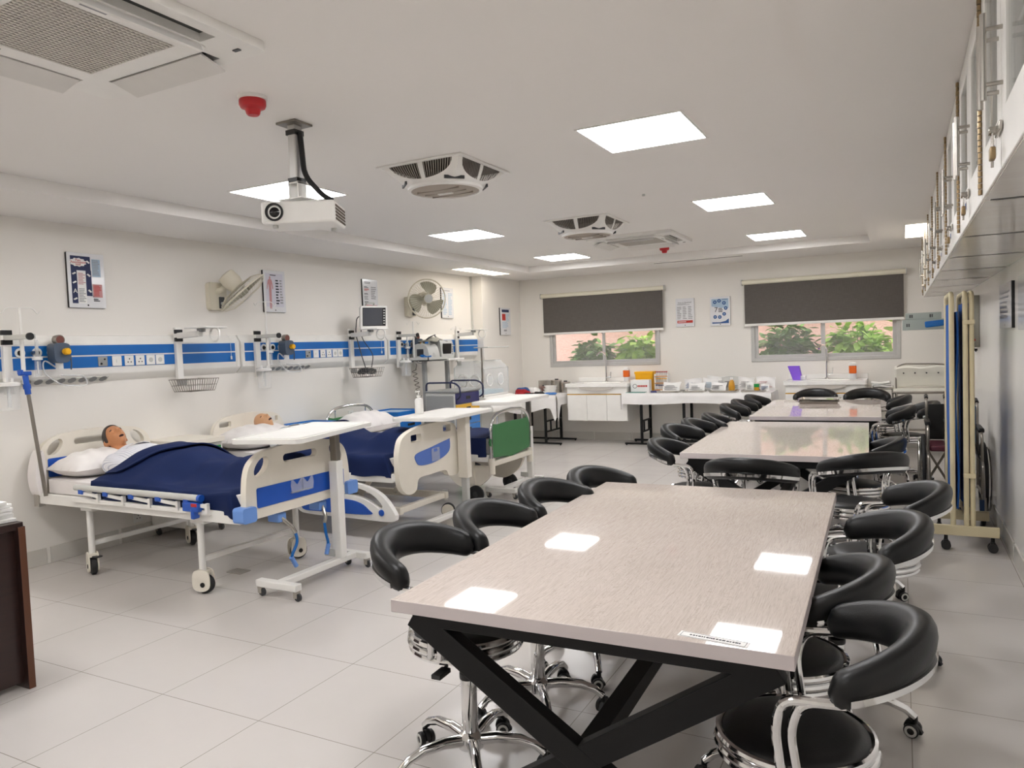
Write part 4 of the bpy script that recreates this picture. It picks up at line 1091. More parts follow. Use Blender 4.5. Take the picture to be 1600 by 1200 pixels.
# ------------------------------------------------------------------ second bed
def bed_two():
    t = thing('hospital_bed', 'second hospital bed with cream foot board, lilac inset and lowered blue side panel', 'bed', BED2, 0, 'hospital beds')
    f = B(); hw = .45
    for s_ in (-1, 1): f.beam((.0, s_ * hw, .50), (2.05, s_ * hw, .50), .035, .07)
    for x in (.02, .55, 1.1, 1.65, 2.04): f.beam((x, -hw, .50), (x, hw, .50), .05, .05)
    f.box(.05, -hw + .02, .52, 2.0, hw - .02, .535)
    f.build('bed_frame', WHITE, t, .004)
    u = B()
    for s_ in (-1, 1): u.beam((.25, s_ * .34, .21), (2.04, s_ * .34, .21), .045, .06)
    for x in (.28, 2.0): u.beam((x, -.36, .21), (x, .36, .21), .05, .05)
    for x in (.6, 1.5):
        for s_ in (-1, 1): u.beam((x, s_ * .28, .22), (x + .22, s_ * .28, .49), .03, .04)
    u.build('under_frame', CREAM, t, .006)
    for x in (.28, 1.98):
        for s_ in (-1, 1):
            l = B().tube([(x, s_ * .40, .245), (x, s_ * .40, .15)], .024, 12).build('caster_stem', LGREY, t)
            c = B(); c.x = M.Translation((x, s_ * .40, .0)) @ M.Rotation(rad(25 * s_), 4, 'Z')
            for q in (-1, 1): c.lathe([(.052, q * .012), (.056, q * .03), (.02, q * .036)], (.02, 0, .062), 22, 'Y')
            c.build('caster', CREAM, t)
            w_ = B(); w_.x = c.x; w_.lathe([(.055, -.028), (.062, -.02), (.062, .02), (.055, .028)], (.02, 0, .062), 24, 'Y'); w_.build('tyre', TYRE, t)
    foot = smooth([(-.45, .60), (-.44, .72), (-.38, .82), (-.20, .875), (.05, .895), (.28, .88), (.40, .84), (.44, .74), (.455, .60), (.44, .44), (.40, .395), (.28, .405), (.22, .46), (.0, .462), (-.18, .455), (-.22, .37), (-.30, .345), (-.38, .37), (-.44, .45)], 5)
    fb = B().plate(foot, 2.06, 2.11, 'X', [rect(-.20, .795, .075, .03, .012), rect(.27, .825, .062, .03, .012)]).build('foot_board', CREAM, t, .014, 3)
    B().plate(smooth([(-.22, .66), (.0, .69), (.27, .725), (.30, .72), (.29, .63), (.18, .58), (.0, .555), (-.15, .56), (-.21, .59)], 4), 2.109, 2.117, 'X').build('lilac_panel', LILAC, fb, .002)
    B().plate(rect(.06, .625, .06, .055, .008), 2.121, 2.125, 'X', [rect(.06, .66, .03, .012, .004)]).build('card_holder', CLEAR, fb)
    he = [(y * .97, z + .0 if z < .6 else z + .03) for y, z in endboard]
    B().plate(smooth(he, 5), -.04, .0, 'X', [rect(-.30, .885, .07, .026, .01), rect(.30, .885, .07, .026, .01)]).build('head_board', CREAM, t, .014, 3)
    # lowered side panel
    side = smooth([(1.08, .185), (1.04, .25), (1.06, .38), (1.14, .45), (1.45, .458), (1.75, .445), (1.95, .37), (2.06, .26), (2.09, .19), (2.02, .155), (1.6, .16), (1.2, .165)], 5)
    p = B().plate(side, -.50, -.455, 'Y', [smooth([(1.17, .42), (1.40, .425), (1.43, .38), (1.40, .345), (1.17, .345)], 3), smooth([(1.52, .422), (1.70, .418), (1.86, .37), (1.955, .295), (1.96, .265), (1.92, .258), (1.84, .305), (1.70, .345), (1.53, .352), (1.50, .39)], 4)]).build('side_panel', WHITE, t, .012, 3)
    B().plate(smooth([(1.12, .205), (1.11, .30), (1.2, .318), (1.6, .315), (1.75, .29), (1.83, .24), (1.85, .205), (1.6, .195), (1.3, .195)], 4), -.505, -.498, 'Y').build('blue_inset', BLUEIN, p, .002)
    B().lathe([(.026, 0), (.026, .006), (.012, .008)], (1.955, -.50, .225), 20, 'Y', -1).build('latch_button', BLUEIN, p)
    B().cbox((1.35, -.47, .36), (.04, .03, .10)).build('panel_bracket', LGREY, t)
bed_two()
mattress(BED2, .03, 2.03, .43, .54, .655, 'white sheeted mattress of the second bed')
pillow((BED2[0] + .20, BED2[1] - .10, .735), 0, .48, .74, .22, 'white pillow under the bald manikin on the second bed', sd=5)
def bed2_blanket():
    hw = .455
    def fn(u, v):
        yy, hang = side_y(v, hw, .17, .16); s_ = (yy + hw) / (2 * hw); x0 = .74 + .03 * math.sin(5 * s_); x = x0 + u * (2.04 - x0)
        h = .678 + (1 - ss(1.12, 1.4, x)) * .185 * math.exp(-abs(yy / .335) ** 3)
        for yc in (-.10, .11): h += ss(1.05, 1.35, x) * (.10 + .055 * ss(1.55, 1.75, x)) * math.exp(-abs((yy - yc) / .13) ** 2.5)
        h += .008 * math.sin(5 * x + 4 * yy) * math.sin(9 * yy) + .005 * math.sin(19 * x - 6 * yy)
        h -= .13 * ss(1.98, 2.04, x)
        if hang:
            out = .012 + .012 * math.sin(14 * x + 1) * ss(0, .12, hang) + .012 * ss(0, .05, hang); return (x, yy + (-out if yy < 0 else out), max(h - hang, .505))
        return (x, yy, h)
    def fold(u, v):
        yy = -.44 + .88 * v; x = .76 + .34 * u * (1 + .1 * math.sin(3 * v)); p = fn(max(0, (x - .76) / 1.28), (.17 + yy + hw) / (.33 + 2 * hw)); return (p[0], p[1], p[2] + .016 + .012 * ss(.6, 1, u))
    blanket(BED2, 'navy blanket with a folded hem on the second bed', fn, fold=fold)
bed2_blanket()

# ------------------------------------------------------------------ third bed
def bed_three():
    t = thing('hospital_bed', 'third hospital bed with green end panels in chrome tube frames', 'bed', BED3, 0, 'hospital beds'); hw = .40
    f = B()
    for s_ in (-1, 1): f.beam((.0, s_ * hw, .45), (2.02, s_ * hw, .45), .035, .07)
    for x in (.02, .6, 1.2, 1.8, 2.0): f.beam((x, -hw, .44), (x, hw, .44), .045, .05)
    f.box(.05, -hw + .02, .47, 1.98, hw - .02, .485); f.build('bed_frame', WHITE, t, .004)
    B().beam((2.05, -.42, .40), (2.05, .42, .40), .06, .05).build('foot_beam', CREAM, t, .006)
    for s_ in (-1, 1): B().cyl((2.05, s_ * .41, .30), (2.05, s_ * .41, .45), .032, 16).build('corner_socket', CREAM, t, 0)
    sk = smooth([(1.35, .36), (1.95, .36), (2.0, .30), (1.92, .20), (1.78, .13), (1.62, .16), (1.5, .26), (1.36, .30)], 5)
    for s_ in (-1, 1): B().plate(sk, s_ * .33 - .02, s_ * .33 + .02, 'Y').build('skirt_cover', CREAM, t, .01)
    for x in (.0, 2.05):
        z0, z1 = .45, .895 if x > 1 else .93
        e = B().tube(fillet([(x, -.41, z0), (x, -.41, z1 - .11), (x, -.28, z1 - .02), (x, 0, z1), (x, .28, z1 - .02), (x, .41, z1 - .11), (x, .41, z0)], .09, 5), .017, 12).tube([(x, .26, z1 - .13), (x, .26, z1 - .02)], .008, 8).tube([(x, -.26, z1 - .13), (x, -.26, z1 - .02)], .008, 8)
        e = e.build('end_frame', CHROME, t)
        B().plate(smooth([(-.385, .46), (-.385, z1 - .14), (-.3, z1 - .125), (0, z1 - .12), (.3, z1 - .125), (.385, z1 - .14), (.385, .46)], 2), x - .012, x + .012, 'X').build('green_panel', GREEN, e, .004)
    for x in (.25, 1.80):
        for s_ in (-1, 1):
            c = B().beam((x, s_ * .36, .18), (x, s_ * .36, .43), .04, .04, (1, 0, 0)); c.build('leg', CREAM, t)
            w_ = B().lathe([(.07, -.016), (.085, -.010), (.085, .010), (.07, .016)], (x + .03, s_ * .36, .085), 26, 'Y').build('caster_wheel', TYRE, t)
            B().cyl((x + .03, s_ * .36 - .02, .085), (x + .03, s_ * .36 + .02, .085), .028, 14).build('hub_cap', DGREY, w_)
    B().tube(fillet([(1.55, -.43, .46), (1.55, -.44, .53), (1.66, -.44, .53), (1.66, -.44, .44), (1.68, -.44, .44)], .02), .006, 6).build('rail_hook', WHITE, t)
bed_three()
mattress(BED3, .03, 1.99, .385, .49, .635, 'white sheeted mattress of the third bed')
pillow((BED3[0] + .26, BED3[1] - .06, .715), 0, .46, .74, .24, 'big white pillow on the third bed, nothing lying on it', sd=9)
def bed3_blanket():
    hw = .40
    def fn(u, v):
        yy, hang = side_y(v, hw, .19, .16); x = .62 + u * 1.38; h = .648 + .02 * math.sin(4 * x) * math.cos(3 * yy) + .006 * math.sin(17 * x + 6 * yy)
        if hang:
            out = .012 + .012 * math.sin(13 * x) * ss(0, .12, hang) + .01; return (x, yy + (-out if yy < 0 else out), h - hang)
        return (x, yy, h)
    blanket(BED3, 'flat navy blanket on the third bed with green ends', fn)
bed3_blanket()

# ------------------------------------------------------------------ overbed tables
def small_caster(t, x, y, h=.07, r=.026):
    c = B().cbox((x, y, h - .012), (.034, .03, .024)).cbox((x, y - .014, h - .03), (.03, .004, .04)).cbox((x, y + .014, h - .03), (.03, .004, .04)).build('caster', STEEL, t)
    B().lathe([(r - .006, -.011), (r, -.007), (r, .007), (r - .006, .011)], (x + .01, y, r), 18, 'Y').build('wheel', DGREY, c)
def overbed(lab, loc, x0, y0, y1, col, ztop, ctr, size, rz, low, high, crank=True):
    """base: short bars along x at y0 and y1 joined by a long bar; column at col"""
    t = thing('overbed_table', lab, 'overbed table', loc, 0, 'white overbed tables')
    b = B().beam((-.17, y0, .085), (.17, y0, .085), .055, .045).beam((0, y0, .088), (0, y1, .088), .06, .04).beam((-.10, y1, .085), (.12, y1, .085), .055, .045)
    b.build('base', WHITE, t, .006)
    for x, y in ((-.15, y0), (.15, y0), (-.08, y1), (.10, y1)): small_caster(t, x, y)
    B().beam((col[0], col[1], .1), (col[0], col[1], low[1]), low[0], low[0] * .85, (0, 1, 0)).build('column', low[2], t, .006)
    B().beam((col[0], col[1], high[1]), (col[0], col[1], ztop - .035), high[0], high[0] * .8, (0, 1, 0)).build('inner_column', high[2], t, .004)
    arm = B().beam((col[0], col[1], ztop - .045), (ctr[0], ctr[1], ztop - .045), .05, .025); arm.build('top_support', DGREY, t)
    if crank: B().cbox((col[0] - .06, col[1] - .02, .14), (.09, .04, .05)).build('height_pedal', LGREY, t, .004)
    m_ = M.Translation((ctr[0], ctr[1], ztop)) @ M.Rotation(rz, 4, 'Z')
    b = B(); b.x = m_; b.plate(rect(0, 0, size[0] / 2, size[1] / 2, .05), -.03, 0, 'Z'); tp = b.build('table_top', WHITE, t, .008, 3)
    b = B(); b.x = m_; b.plate(rect(0, .0, size[0] / 2 - .02, size[1] / 2 - .02, .04), 0, .004, 'Z', [rect(0, .0, size[0] / 2 - .035, size[1] / 2 - .035, .035)]); b.build('raised_lip', WHITE, tp, .0015)
    return t
overbed('white overbed table with square column, standing at the foot of the nearest bed', (-3.46, 0, 0), 0, 3.34, 4.08, (0, 3.92), 1.02, (-.01, 3.67), (.48, 1.0), rad(13), (.075, .78, WHITE), (.055, .70, DSTEEL))
overbed('cream overbed table carrying the soap bottle, at the foot of the second bed', (-3.47, 0, 0), 0, 4.95, 5.75, (-.02, 5.66), .955, (-.13, 5.53), (.52, .95), rad(4), (.06, .55, LGREY), (.095, .36, CREAM), False)
overbed('white overbed table at the foot of the third bed with green panels', (-3.58, 0, 0), 0, 6.48, 7.22, (0.02, 7.12), .99, (.02, 6.75), (.42, 1.1), rad(4), (.065, .66, WHITE), (.05, .60, DSTEEL))
t = thing('soap_dispenser', 'white pump bottle on the cream overbed table', 'pump bottle', (-3.78, 5.40, .956))
B().lathe([(.036, 0), (.038, .004), (.038, .115), (.03, .135), (.014, .142), (.014, .15)], n=24).build('bottle', WHITE, t)
B().cyl((0, 0, .15), (0, 0, .165), .018, 16).build('collar', WHITE, t)
B().cyl((0, 0, .165), (0, 0, .195), .006, 10).build('pump_stem', WHITE, t)
B().box(-.012, -.035, .193, .012, .014, .206).build('nozzle', WHITE, t, .004)

# ------------------------------------------------------------------ bedside cabinets
t = thing('bedside_cabinet', 'white bedside cabinet with green drawer between the first and second beds', 'bedside cabinet', (-5.53, 4.36, 0), 0, 'bedside cabinets')
B().box(-.235, -.205, .09, .215, .21, .79).build('body', WHITE, t, .01)
B().plate(rect(0, 0, .25, .225, .03), .79, .83, 'Z').build('cabinet_top', CREAM, t, .012)
d = B().box(.214, -.18, .60, .226, .185, .755).build('drawer', GREEND, t, .004); B().box(.222, -.1, .735, .232, .1, .752).build('drawer_handle', GREEN, d, .003)
d = B().box(.214, -.18, .14, .226, .185, .58).build('door', WHITE, t, .004); B().box(.222, .12, .35, .232, .14, .45).build('door_handle', LGREY, d, .003)
for x in (-.2, .18):
    for y in (-.17, .17): small_caster(t, x, y, .092, .03)
t = thing('bedside_cabinet', 'blue-topped bedside cabinet beyond the third bed, near the grey drawer cart', 'bedside cabinet', (-5.50, 7.33, 0), 0, 'bedside cabinets')
B().box(-.235, -.235, .08, .235, .235, .75).build('body', WHITE, t, .01)
B().plate(rect(0, 0, .25, .25, .03), .75, .80, 'Z', [rect(0, 0, .225, .225, .02)]).build('top_rim', BLUE, t, .008)
B().plate(rect(0, 0, .227, .227, .02), .75, .785, 'Z').build('top_tray', PALEBL, t)
d = B().box(.234, -.21, .56, .246, .21, .72).build('drawer', BLUE, t, .004); B().box(.242, -.07, .62, .252, .07, .65).build('drawer_handle', BLACK, d, .004)
d = B().box(.234, -.21, .13, .246, .21, .54).build('door', BLUE, t, .004); B().box(.242, .14, .3, .252, .16, .4).build('door_handle', BLACK, d, .003)
for x in (-.2, .2):
    for y in (-.2, .2): small_caster(t, x, y, .082, .03)
dup(t, (-5.50, 5.915, 0), 0, 'blue-topped bedside cabinet between the second and third beds')
# leaning pole with blue clamp head
t = thing('telescopic_pole', 'grey pole with blue clamp head leaning at the near head-end of the first bed', 'pole', (-5.52, 3.145, .56))
a, c = V((0, 0, 0)), V((-.06, -.045, .80))
B().cyl(a, c, .013, 12).build('shaft', DSTEEL, t)
B().cyl(a.lerp(c, .93), a.lerp(c, 1.10), .02, 14).cyl(a.lerp(c, .98), a.lerp(c, 1.02), .025, 14).build('grip', BLUEIN, t)
B().cbox(tuple(a.lerp(c, 1.12)), (.03, .085, .03)).cbox(tuple(a.lerp(c, 1.12) + V((0, -.03, .01))), (.05, .02, .035)).build('clamp_head', BLUEIN, t, .006)
# ================================================================== carts along the left wall
t = thing('drawer_cart', 'grey emergency cart with purple, yellow, blue and green drawers and dark rails', 'cart', (-5.03, 7.94, 0))
B().box(-.22, -.29, .12, .205, .29, .985).build('body', LGREY, t, .006)
B().box(-.21, -.296, .2, .19, -.289, .95).build('side_panel', GREY, t, .004)
B().box(-.23, -.30, .985, .23, .30, 1.01).build('cart_top', GREY, t, .008)
for z0, z1, m in ((.845, .975, PURPLE), (.715, .835, YDRAW), (.585, .705, BDRAW), (.455, .575, BDRAW), (.30, .445, GDRAW), (.14, .29, GDRAW)):
    d = B().box(.204, -.275, z0, .224, .275, z1).build('drawer', m, t, .005)
    B().box(.223, -.05, (z0 + z1) / 2 - .018, .228, .05, (z0 + z1) / 2 + .022).build('drawer_pull', BLACK, d, .003)
for s_ in (-1, 1):
    B().tube(fillet([(-.21, s_ * .28, 1.01), (-.21, s_ * .28, 1.11), (.20, s_ * .28, 1.11), (.28, s_ * .28, 1.06), (.28, s_ * .28, .93), (.225, s_ * .28, .90)], .05), .011, 10).build('guard_rail', mat('navy rail enamel', '20264A', .35), t)
for x in (-.18, .17):
    for y in (-.24, .24): small_caster(t, x, y, .122, .045)
t = thing('monitor_trolley', 'tall grey two-post trolley with a wide tray against the left wall', 'trolley', (-5.44, 8.20, 0), 0)
B().box(-.20, -.36, .12, .20, .36, .16).build('base', LGREY, t, .01)
for y in (-.27, .27): B().beam((0, y, .15), (0, y, 1.385), .05, .05, (1, 0, 0)).build('post', GREY, t, .004)
b = B().box(-.19, -.42, 1.385, .17, .02, 1.395).box(.16, -.42, 1.385, .17, .02, 1.43).box(-.19, -.42, 1.385, .17, -.41, 1.43)
b.build('front_tray', LGREY, t); B().box(-.19, .0, 1.375, .20, .40, 1.40).build('rear_tray', WHITE, t, .004)
for x in (-.16, .16):
    for y in (-.32, .32): small_caster(t, x, y, .122, .045)
t = thing('defibrillator', 'grey defibrillator with dark side screen on the two-post trolley', 'defibrillator', (-5.47, 8.03, 1.396), rad(-6))
B().plate(smooth([(-.11, 0), (.11, 0), (.12, .10), (.06, .20), (-.10, .20), (-.12, .10)], 3), -.10, .12, 'Y').build('casing', LGREY, t, .01)
B().box(-.07, -.105, .05, .04, -.098, .14).build('screen', DGREY, t, .004)
B().tube(fillet([(-.06, 0, .19), (-.06, 0, .245), (.06, 0, .245), (.06, 0, .19)], .03), .014, 8).build('handle', LGREY, t)
t = thing('patient_monitor', 'small pale monitor with dark screen on the rear tray of the two-post trolley', 'monitor', (-5.43, 8.32, 1.40), rad(-10))
B().plate(smooth([(-.12, 0), (.10, 0), (.12, .02), (.10, .22), (.04, .24), (-.11, .22)], 3), -.12, .12, 'Y').build('casing', LGREY, t, .01)
b = B(); b.x = M.Translation((.118, 0, .115)) @ M.Rotation(rad(6), 4, 'Y') @ M.Translation((-.006, 0, 0)); b.box(0, -.09, -.075, .012, .07, .085); b.build('screen', BLACK, t, .003)
b = B(); b.x = M.Translation((.118, 0, .115)) @ M.Rotation(rad(6), 4, 'Y') @ M.Translation((.004, 0, 0)); [b.box(0, .08, -.06 + .03 * k, .006, .10, -.045 + .03 * k) for k in range(5)]; b.build('button', GREY, t)
t = thing('cuff_bag', 'rumpled grey cuff and hoses heaped on the trolley monitor', 'cuff', (-5.45, 8.16, 1.60))
r = random.Random(3); b = B()
b.sheet(lambda u, v: (.22 * (u - .5) + .02 * math.sin(7 * v), .34 * (v - .5), .045 + .05 * math.sin(PI * u) * math.sin(PI * v) + .018 * math.sin(9 * u + 3) * math.sin(8 * v)), 14, 18, .012)
b.build('cuff', OLIVE, t, ang=80); B().tube(fillet([(.0, -.15, .05), (.1, -.2, .09), (.05, 0, .12), (-.05, .12, .10), (.05, .2, .03)], .06), .008, 6).build('hose', DGREY, t)
t = thing('breathing_hose', 'blue corrugated hose and mask heaped in the front tray of the two-post trolley', 'hose', (-5.42, 7.92, 1.41))
pts = [(.05 * math.cos(k * .7) + .03 * math.sin(k * .23), -.10 + .012 * k + .05 * math.sin(k * .7), .02 + .025 * math.sin(k * .4) ** 2) for k in range(22)]
B().tube(pts, [.016 if k % 2 else .012 for k in range(22)], 10).build('corrugated_hose', BLUE, t)
B().lathe([(.04, 0), (.045, .02), (.03, .05), (.014, .06), (.014, .08)], (0.05, .1, .02), 18).build('mask', CLEAR, t)
t = thing('spiral_cord', 'grey spiral cord hanging on the wall behind the drawer cart', 'cord', (XL + .14, 7.98, 1.28))
B().tube([(.03 * math.cos(k * .8), .03 * math.sin(k * .8) + .002 * k, -.0075 * k) for k in range(52)], .005, 6).build('coil', DSTEEL, t)
B().tube(fillet([(.03, 0, 0), (.02, .05, .06), (-.03, -.05, .12), (-.02, 0, .20)], .04), .005, 6).build('lead', DSTEEL, t)

# incubator
t = thing('infant_incubator', 'infant incubator with clear hood and round portholes in the far left corner', 'incubator', (-5.2, 8.98, 0))
B().box(-.19, -.33, .12, .17, .33, .66).build('stand_cabinet', LGREY, t, .01)
B().plate([(-.24, .66), (.40, .66), (.40, .72), (.27, .86), (-.24, .86)], -.42, .40, 'Y').build('control_housing', WHITE, t, .012)
sl = M.Translation((.338, 0, .79)) @ M.Rotation(rad(42), 4, 'Y')
def cp(fn, name, m):
    b = B(); b.x = sl; fn(b); return b.build(name, m, t)
cp(lambda b: [b.box(-.004, y0, -.06, .006, y1, .06) for y0, y1 in ((-.38, -.04), (.0, .34))], 'control_panel', PAPER)
cp(lambda b: [b.box(.003, -.30, -.01 + .03 * k, .009, -.12, -.006 + .03 * k) for k in range(2)] + [b.box(.003, .06 + .05 * k, .01, .010, .09 + .05 * k, .04) for k in range(3)], 'panel_marking', GINK)
cp(lambda b: [b.cyl((.004, y, -.03), (.02, y, -.03), .014, 12) for y in (-.33, -.07, .12)], 'dial', BLACK)
cp(lambda b: b.cyl((.004, -.345, .02), (.03, -.345, .02), .012, 12), 'pink_knob', REDPALE)
B().box(-.22, -.38, .86, .21, .38, .885).build('deck', WHITE, t, .008)
B().plate(rect(0, 0, .17, .33, .04), .886, .935, 'Z').build('infant_mattress', MATTBL, t, .015)
hood = [(-.215, .886), (.215, .886), (.215, 1.24), (.10, 1.345), (-.12, 1.345), (-.215, 1.26)]
B().plate(hood, -.375, -.368, 'Y', [circ(-.09, 1.08, .068, 24), circ(.11, 1.08, .068, 24)]).build('hood_end', CLEAR, t); B().plate(hood, .368, .375, 'Y').build('hood_end', CLEAR, t)
q = B()
for (xa, za), (xb, zb) in zip(hood[1:], hood[2:] + hood[:1]):
    if za == zb == .886: continue
    q.beam((( xa + xb) / 2, -.375, (za + zb) / 2), ((xa + xb) / 2, .375, (za + zb) / 2), .005, math.hypot(xb - xa, zb - za), (xb - xa, 0, zb - za))
q.build('hood_shell', CLEAR, t)
for x in (-.09, .11):
    q = B().ring((x, -.378, 1.08), .078, .011, 28, 8, 'Y').build('porthole', PAPER, t); B().cyl((x, -.384, 1.08), (x, -.380, 1.08), .066, 24).build('porthole_door', FROST, q)
for y in (-.17, .14):
    q = B().ring((.22, y, 1.08), .078, .011, 28, 8, 'X').build('porthole', PAPER, t); B().cyl((.224, y, 1.08), (.228, y, 1.08), .066, 24).build('porthole_door', FROST, q)
q = B()
for a, c in (((.215, -.375, .886), (.215, -.375, 1.24)), ((.215, .375, .886), (.215, .375, 1.24)), ((-.215, -.375, .886), (-.215, -.375, 1.26)), ((.215, -.375, 1.24), (.215, .375, 1.24)), ((.10, -.375, 1.345), (.10, .375, 1.345))): q.tube([a, c], .007, 6)
q.build('hood_edge', FROST, t)
B().cyl((.235, -.39, .66), (.235, -.39, 1.52), .012, 12).build('side_pole', DSTEEL, t)
B().box(.12, -.40, 1.52, .34, .20, 1.535).build('pole_shelf', LGREY, t, .004)
for x in (-.15, .13):
    for y in (-.28, .28): small_caster(t, x, y, .122, .045)

# ================================================================== big work tables
def work_table(loc, lab, rz):
    t = thing('work_table', lab, 'table', loc, rz, 'long pale wood tables'); hx, hy = .575, 1.0
    B().box(-hx, -hy, .722, hx, hy, .76).build('table_top', [WOOD, WEDGE], t, .002)
    top = t.children[0].data
    for p in top.polygons:
        if abs(p.normal.z) < .5: p.material_index = 1
    b = B()
    for y in (-.93, .93): b.beam((-.53, y, .697), (.53, y, .697), .05, .05)
    for x in (-.50, .50): b.beam((x, -.93, .697), (x, .93, .697), .05, .05)
    b.build('top_rail', BLKMET, t, .003)
    for y in (-.93, .93):
        for s_ in (-1, 1): B().beam((s_ * .53, y, .70), (-s_ * .53, y + .001 * s_, .01), .05, .075, (0, 0, 1)).build('leg', BLKMET, t, .003)
        for s_ in (-1, 1): B().cyl((s_ * .51, y, 0), (s_ * .51, y, .03), .03, 14).build('foot_pad', BLKMET, t)
    B().beam((0, -.93, .345), (0, .93, .345), .06, .06).build('stretcher', BLKMET, t, .003)
    return t
work_table((-.83, 2.79, 0), 'pale wood table nearest the camera with a paper strip at its near corner', rad(1.5))
work_table((-.79, 5.93, 0), 'middle pale wood table, mirroring the planters outside', rad(2.0))
work_table((-.765, 8.41, 0), 'farthest pale wood table, with steel trays on it', rad(1.5))
t = thing('label_strip', 'narrow printed paper strip at the near right corner of the front table', 'label', (-.425, 1.836, .7605), rad(-5))
B().plate(rect(0, 0, .088, .017), 0, .0006, 'Z').build('strip', PAPER, t)
B().box(-.082, -.0145, .0006, .082, -.0135, .0009).box(-.082, .0135, .0006, .082, .0145, .0009).box(-.082, -.0145, .0006, -.081, .0145, .0009).box(.081, -.0145, .0006, .082, .0145, .0009).build('strip_border', INK, t)
b = B(); r = random.Random(11); x = -.06
while x < .066:
    w_ = r.uniform(.003, .008); b.box(x, -.003, .0006, x + w_, .003 + r.uniform(0, .001), .0009); x += w_ + r.uniform(.001, .003)
b.build('printed_line', INK, t)

# ================================================================== stools with horseshoe backs.  local: +x is the front
def make_chair():
    t = thing('swivel_chair', 'x', 'chair', (0, 0, 0), 0, 'black horseshoe-back swivel chairs')
    B().lathe([(.001, .425), (.18, .425), (.188, .432), (.190, .448), (.184, .462), (.155, .474), (.10, .480), (.001, .482)], n=48).build('seat', LEATHER, t, ang=60)
    b = B()
    for r_, z in ((.201, .452), (.205, .428), (.200, .405)): b.ring((0, 0, z), r_ - .006, .0115, 48, 8)
    b.build('seat_ring', CHROME, t)
    c = B().lathe([(.14, .395), (.14, .41), (.001, .412)], n=24).build('seat_plate', BLKMET, t)
    c = B().lathe([(.024, .115), (.029, .13), (.029, .31), (.026, .315)], n=20).lathe([(.015, .31), (.015, .40)], n=14).build('gas_column', CHROME, t)
    B().lathe([(.031, .302), (.032, .308), (.032, .32), (.022, .328)], n=20).build('column_collar', BLACK, c)
    B().tube([(0, -.03, .385), (.01, -.17, .375)], .006, 8).cbox((.012, -.20, .368), (.035, .07, .016)).build('lever', BLACK, t, .006)
    b = B().lathe([(.03, .08), (.046, .085), (.046, .125), (.034, .14), (.028, .145)], n=20)
    for k in range(5):
        a = 2 * PI * k / 5 + .3; ca, sa = math.cos(a), math.sin(a)
        b.tube([(ca * q, sa * q, z) for q, z in ((.03, .112), (.10, .122), (.18, .118), (.235, .098), (.265, .072))], [.022, .020, .0175, .0155, .0145], 12)
    b.build('star_base', CHROME, t)
    for k in range(5):
        a = 2 * PI * k / 5 + .3; b = B(); b.x = M.Translation((.265 * math.cos(a), .265 * math.sin(a), 0)) @ M.Rotation(a + 1.1 + .9 * k, 4, 'Z')
        b.plate(smooth([(-.028, .02), (.012, .062), (.03, .055), (.036, .028), (.0, .012)], 3), -.009, .009, 'Y'); b.cyl((0, 0, .05), (0, 0, .078), .01, 10)
        q = b.build('caster', BLACK, t, .003)
        for s_ in (-1, 1):
            w_ = B(); w_.x = b.x; w_.lathe([(.024, .011), (.0265, .014), (.0265, .025), (.022, .029)], (.008, 0, .0265), 18, 'Y', s_)
            w_.m = 1; w_.lathe([(.0215, .0285), (.021, .0308), (.013, .0312), (.0125, .0285)], (.008, 0, .0265), 18, 'Y', s_, cap=False); w_.build('caster_wheel', [BLACK, LGREY], q)
    # padded horseshoe
    rings = []; R = .232; cx = -.06; TM = rad(84); n = 52
    trim, pts0 = [], None
    for i in range(n + 1):
        th = -TM + 2 * TM * i / n; f = math.cos(th / TM * PI / 2); f = max(f, 0) ** .6
        e = min(1, (TM - abs(th)) / .16); cap = math.sqrt(max(.0, 1 - (1 - e) ** 2)) * .92 + .08
        zc = .676 + .062 * math.cos(th / TM * PI / 2); hw_, hh = (.031 + .012 * f) * cap, (.040 + .022 * f) * cap
        a = PI + th; rr = []
        for k in range(18):
            q = 2 * PI * k / 18; u, v = math.cos(q), math.sin(q)
            u = math.copysign(abs(u) ** .8, u); v = math.copysign(abs(v) ** .85, v)
            lean = .014 * v * f
            rad_ = R + hw_ * u + lean
            rr.append((cx + rad_ * math.cos(a), rad_ * math.sin(a), zc + hh * v))
        rings.append(rr)
        if abs(th) < TM - .16: trim.append((cx + (R + hw_ * .96) * math.cos(a), (R + hw_ * .96) * math.sin(a), zc - hh * .45))
    B().loft(rings).build('back_rest', LEATHER, t, ang=80)
    b = B(); b.loft([[V(p) + V((0, 0, dz)) + V((p[0] - cx, p[1], 0)).normalized() * dr for dz, dr in ((-.009, -.012), (-.009, .003), (.009, .005), (.009, -.010))] for p in trim])
    b.build('back_trim', CHROME, t)
    for s_ in (-1, 1):
        b = B(); y = s_ * R
        for dx in (0, .042):
            tip = cx - .024
            b.tube(fillet([(tip - .04, y * .998, .650), (tip + .06 + dx, y * .985, .645), (tip + .085 + dx * .8, s_ * .222, .57), (tip + .065 + dx * .9, s_ * .213, .42)], .05, 6), .012, 10)
        b.build('arm_tube', CHROME, t)
    return t
chair0 = make_chair(); used = [False]
def place(x, y, deg, lab, dz=0.0, base=0):
    if not used[0]:
        used[0] = True; r = chair0; r.location = (x, y, 0); r.rotation_euler = (0, 0, rad(deg)); r['label'] = lab
    else: r = dup(chair0, (x, y, 0), rad(deg), lab)
    if 1:
        for c in r.children:
            nm = c.name.split('.')[0]
            if nm in ('seat', 'seat_ring', 'seat_plate', 'lever', 'back_rest', 'back_trim', 'arm_tube'): c.location.z = dz
            if nm == 'gas_column': c.scale.z = 1 + dz / .40 ; c.location.z = -.11 * dz / .40
    return r
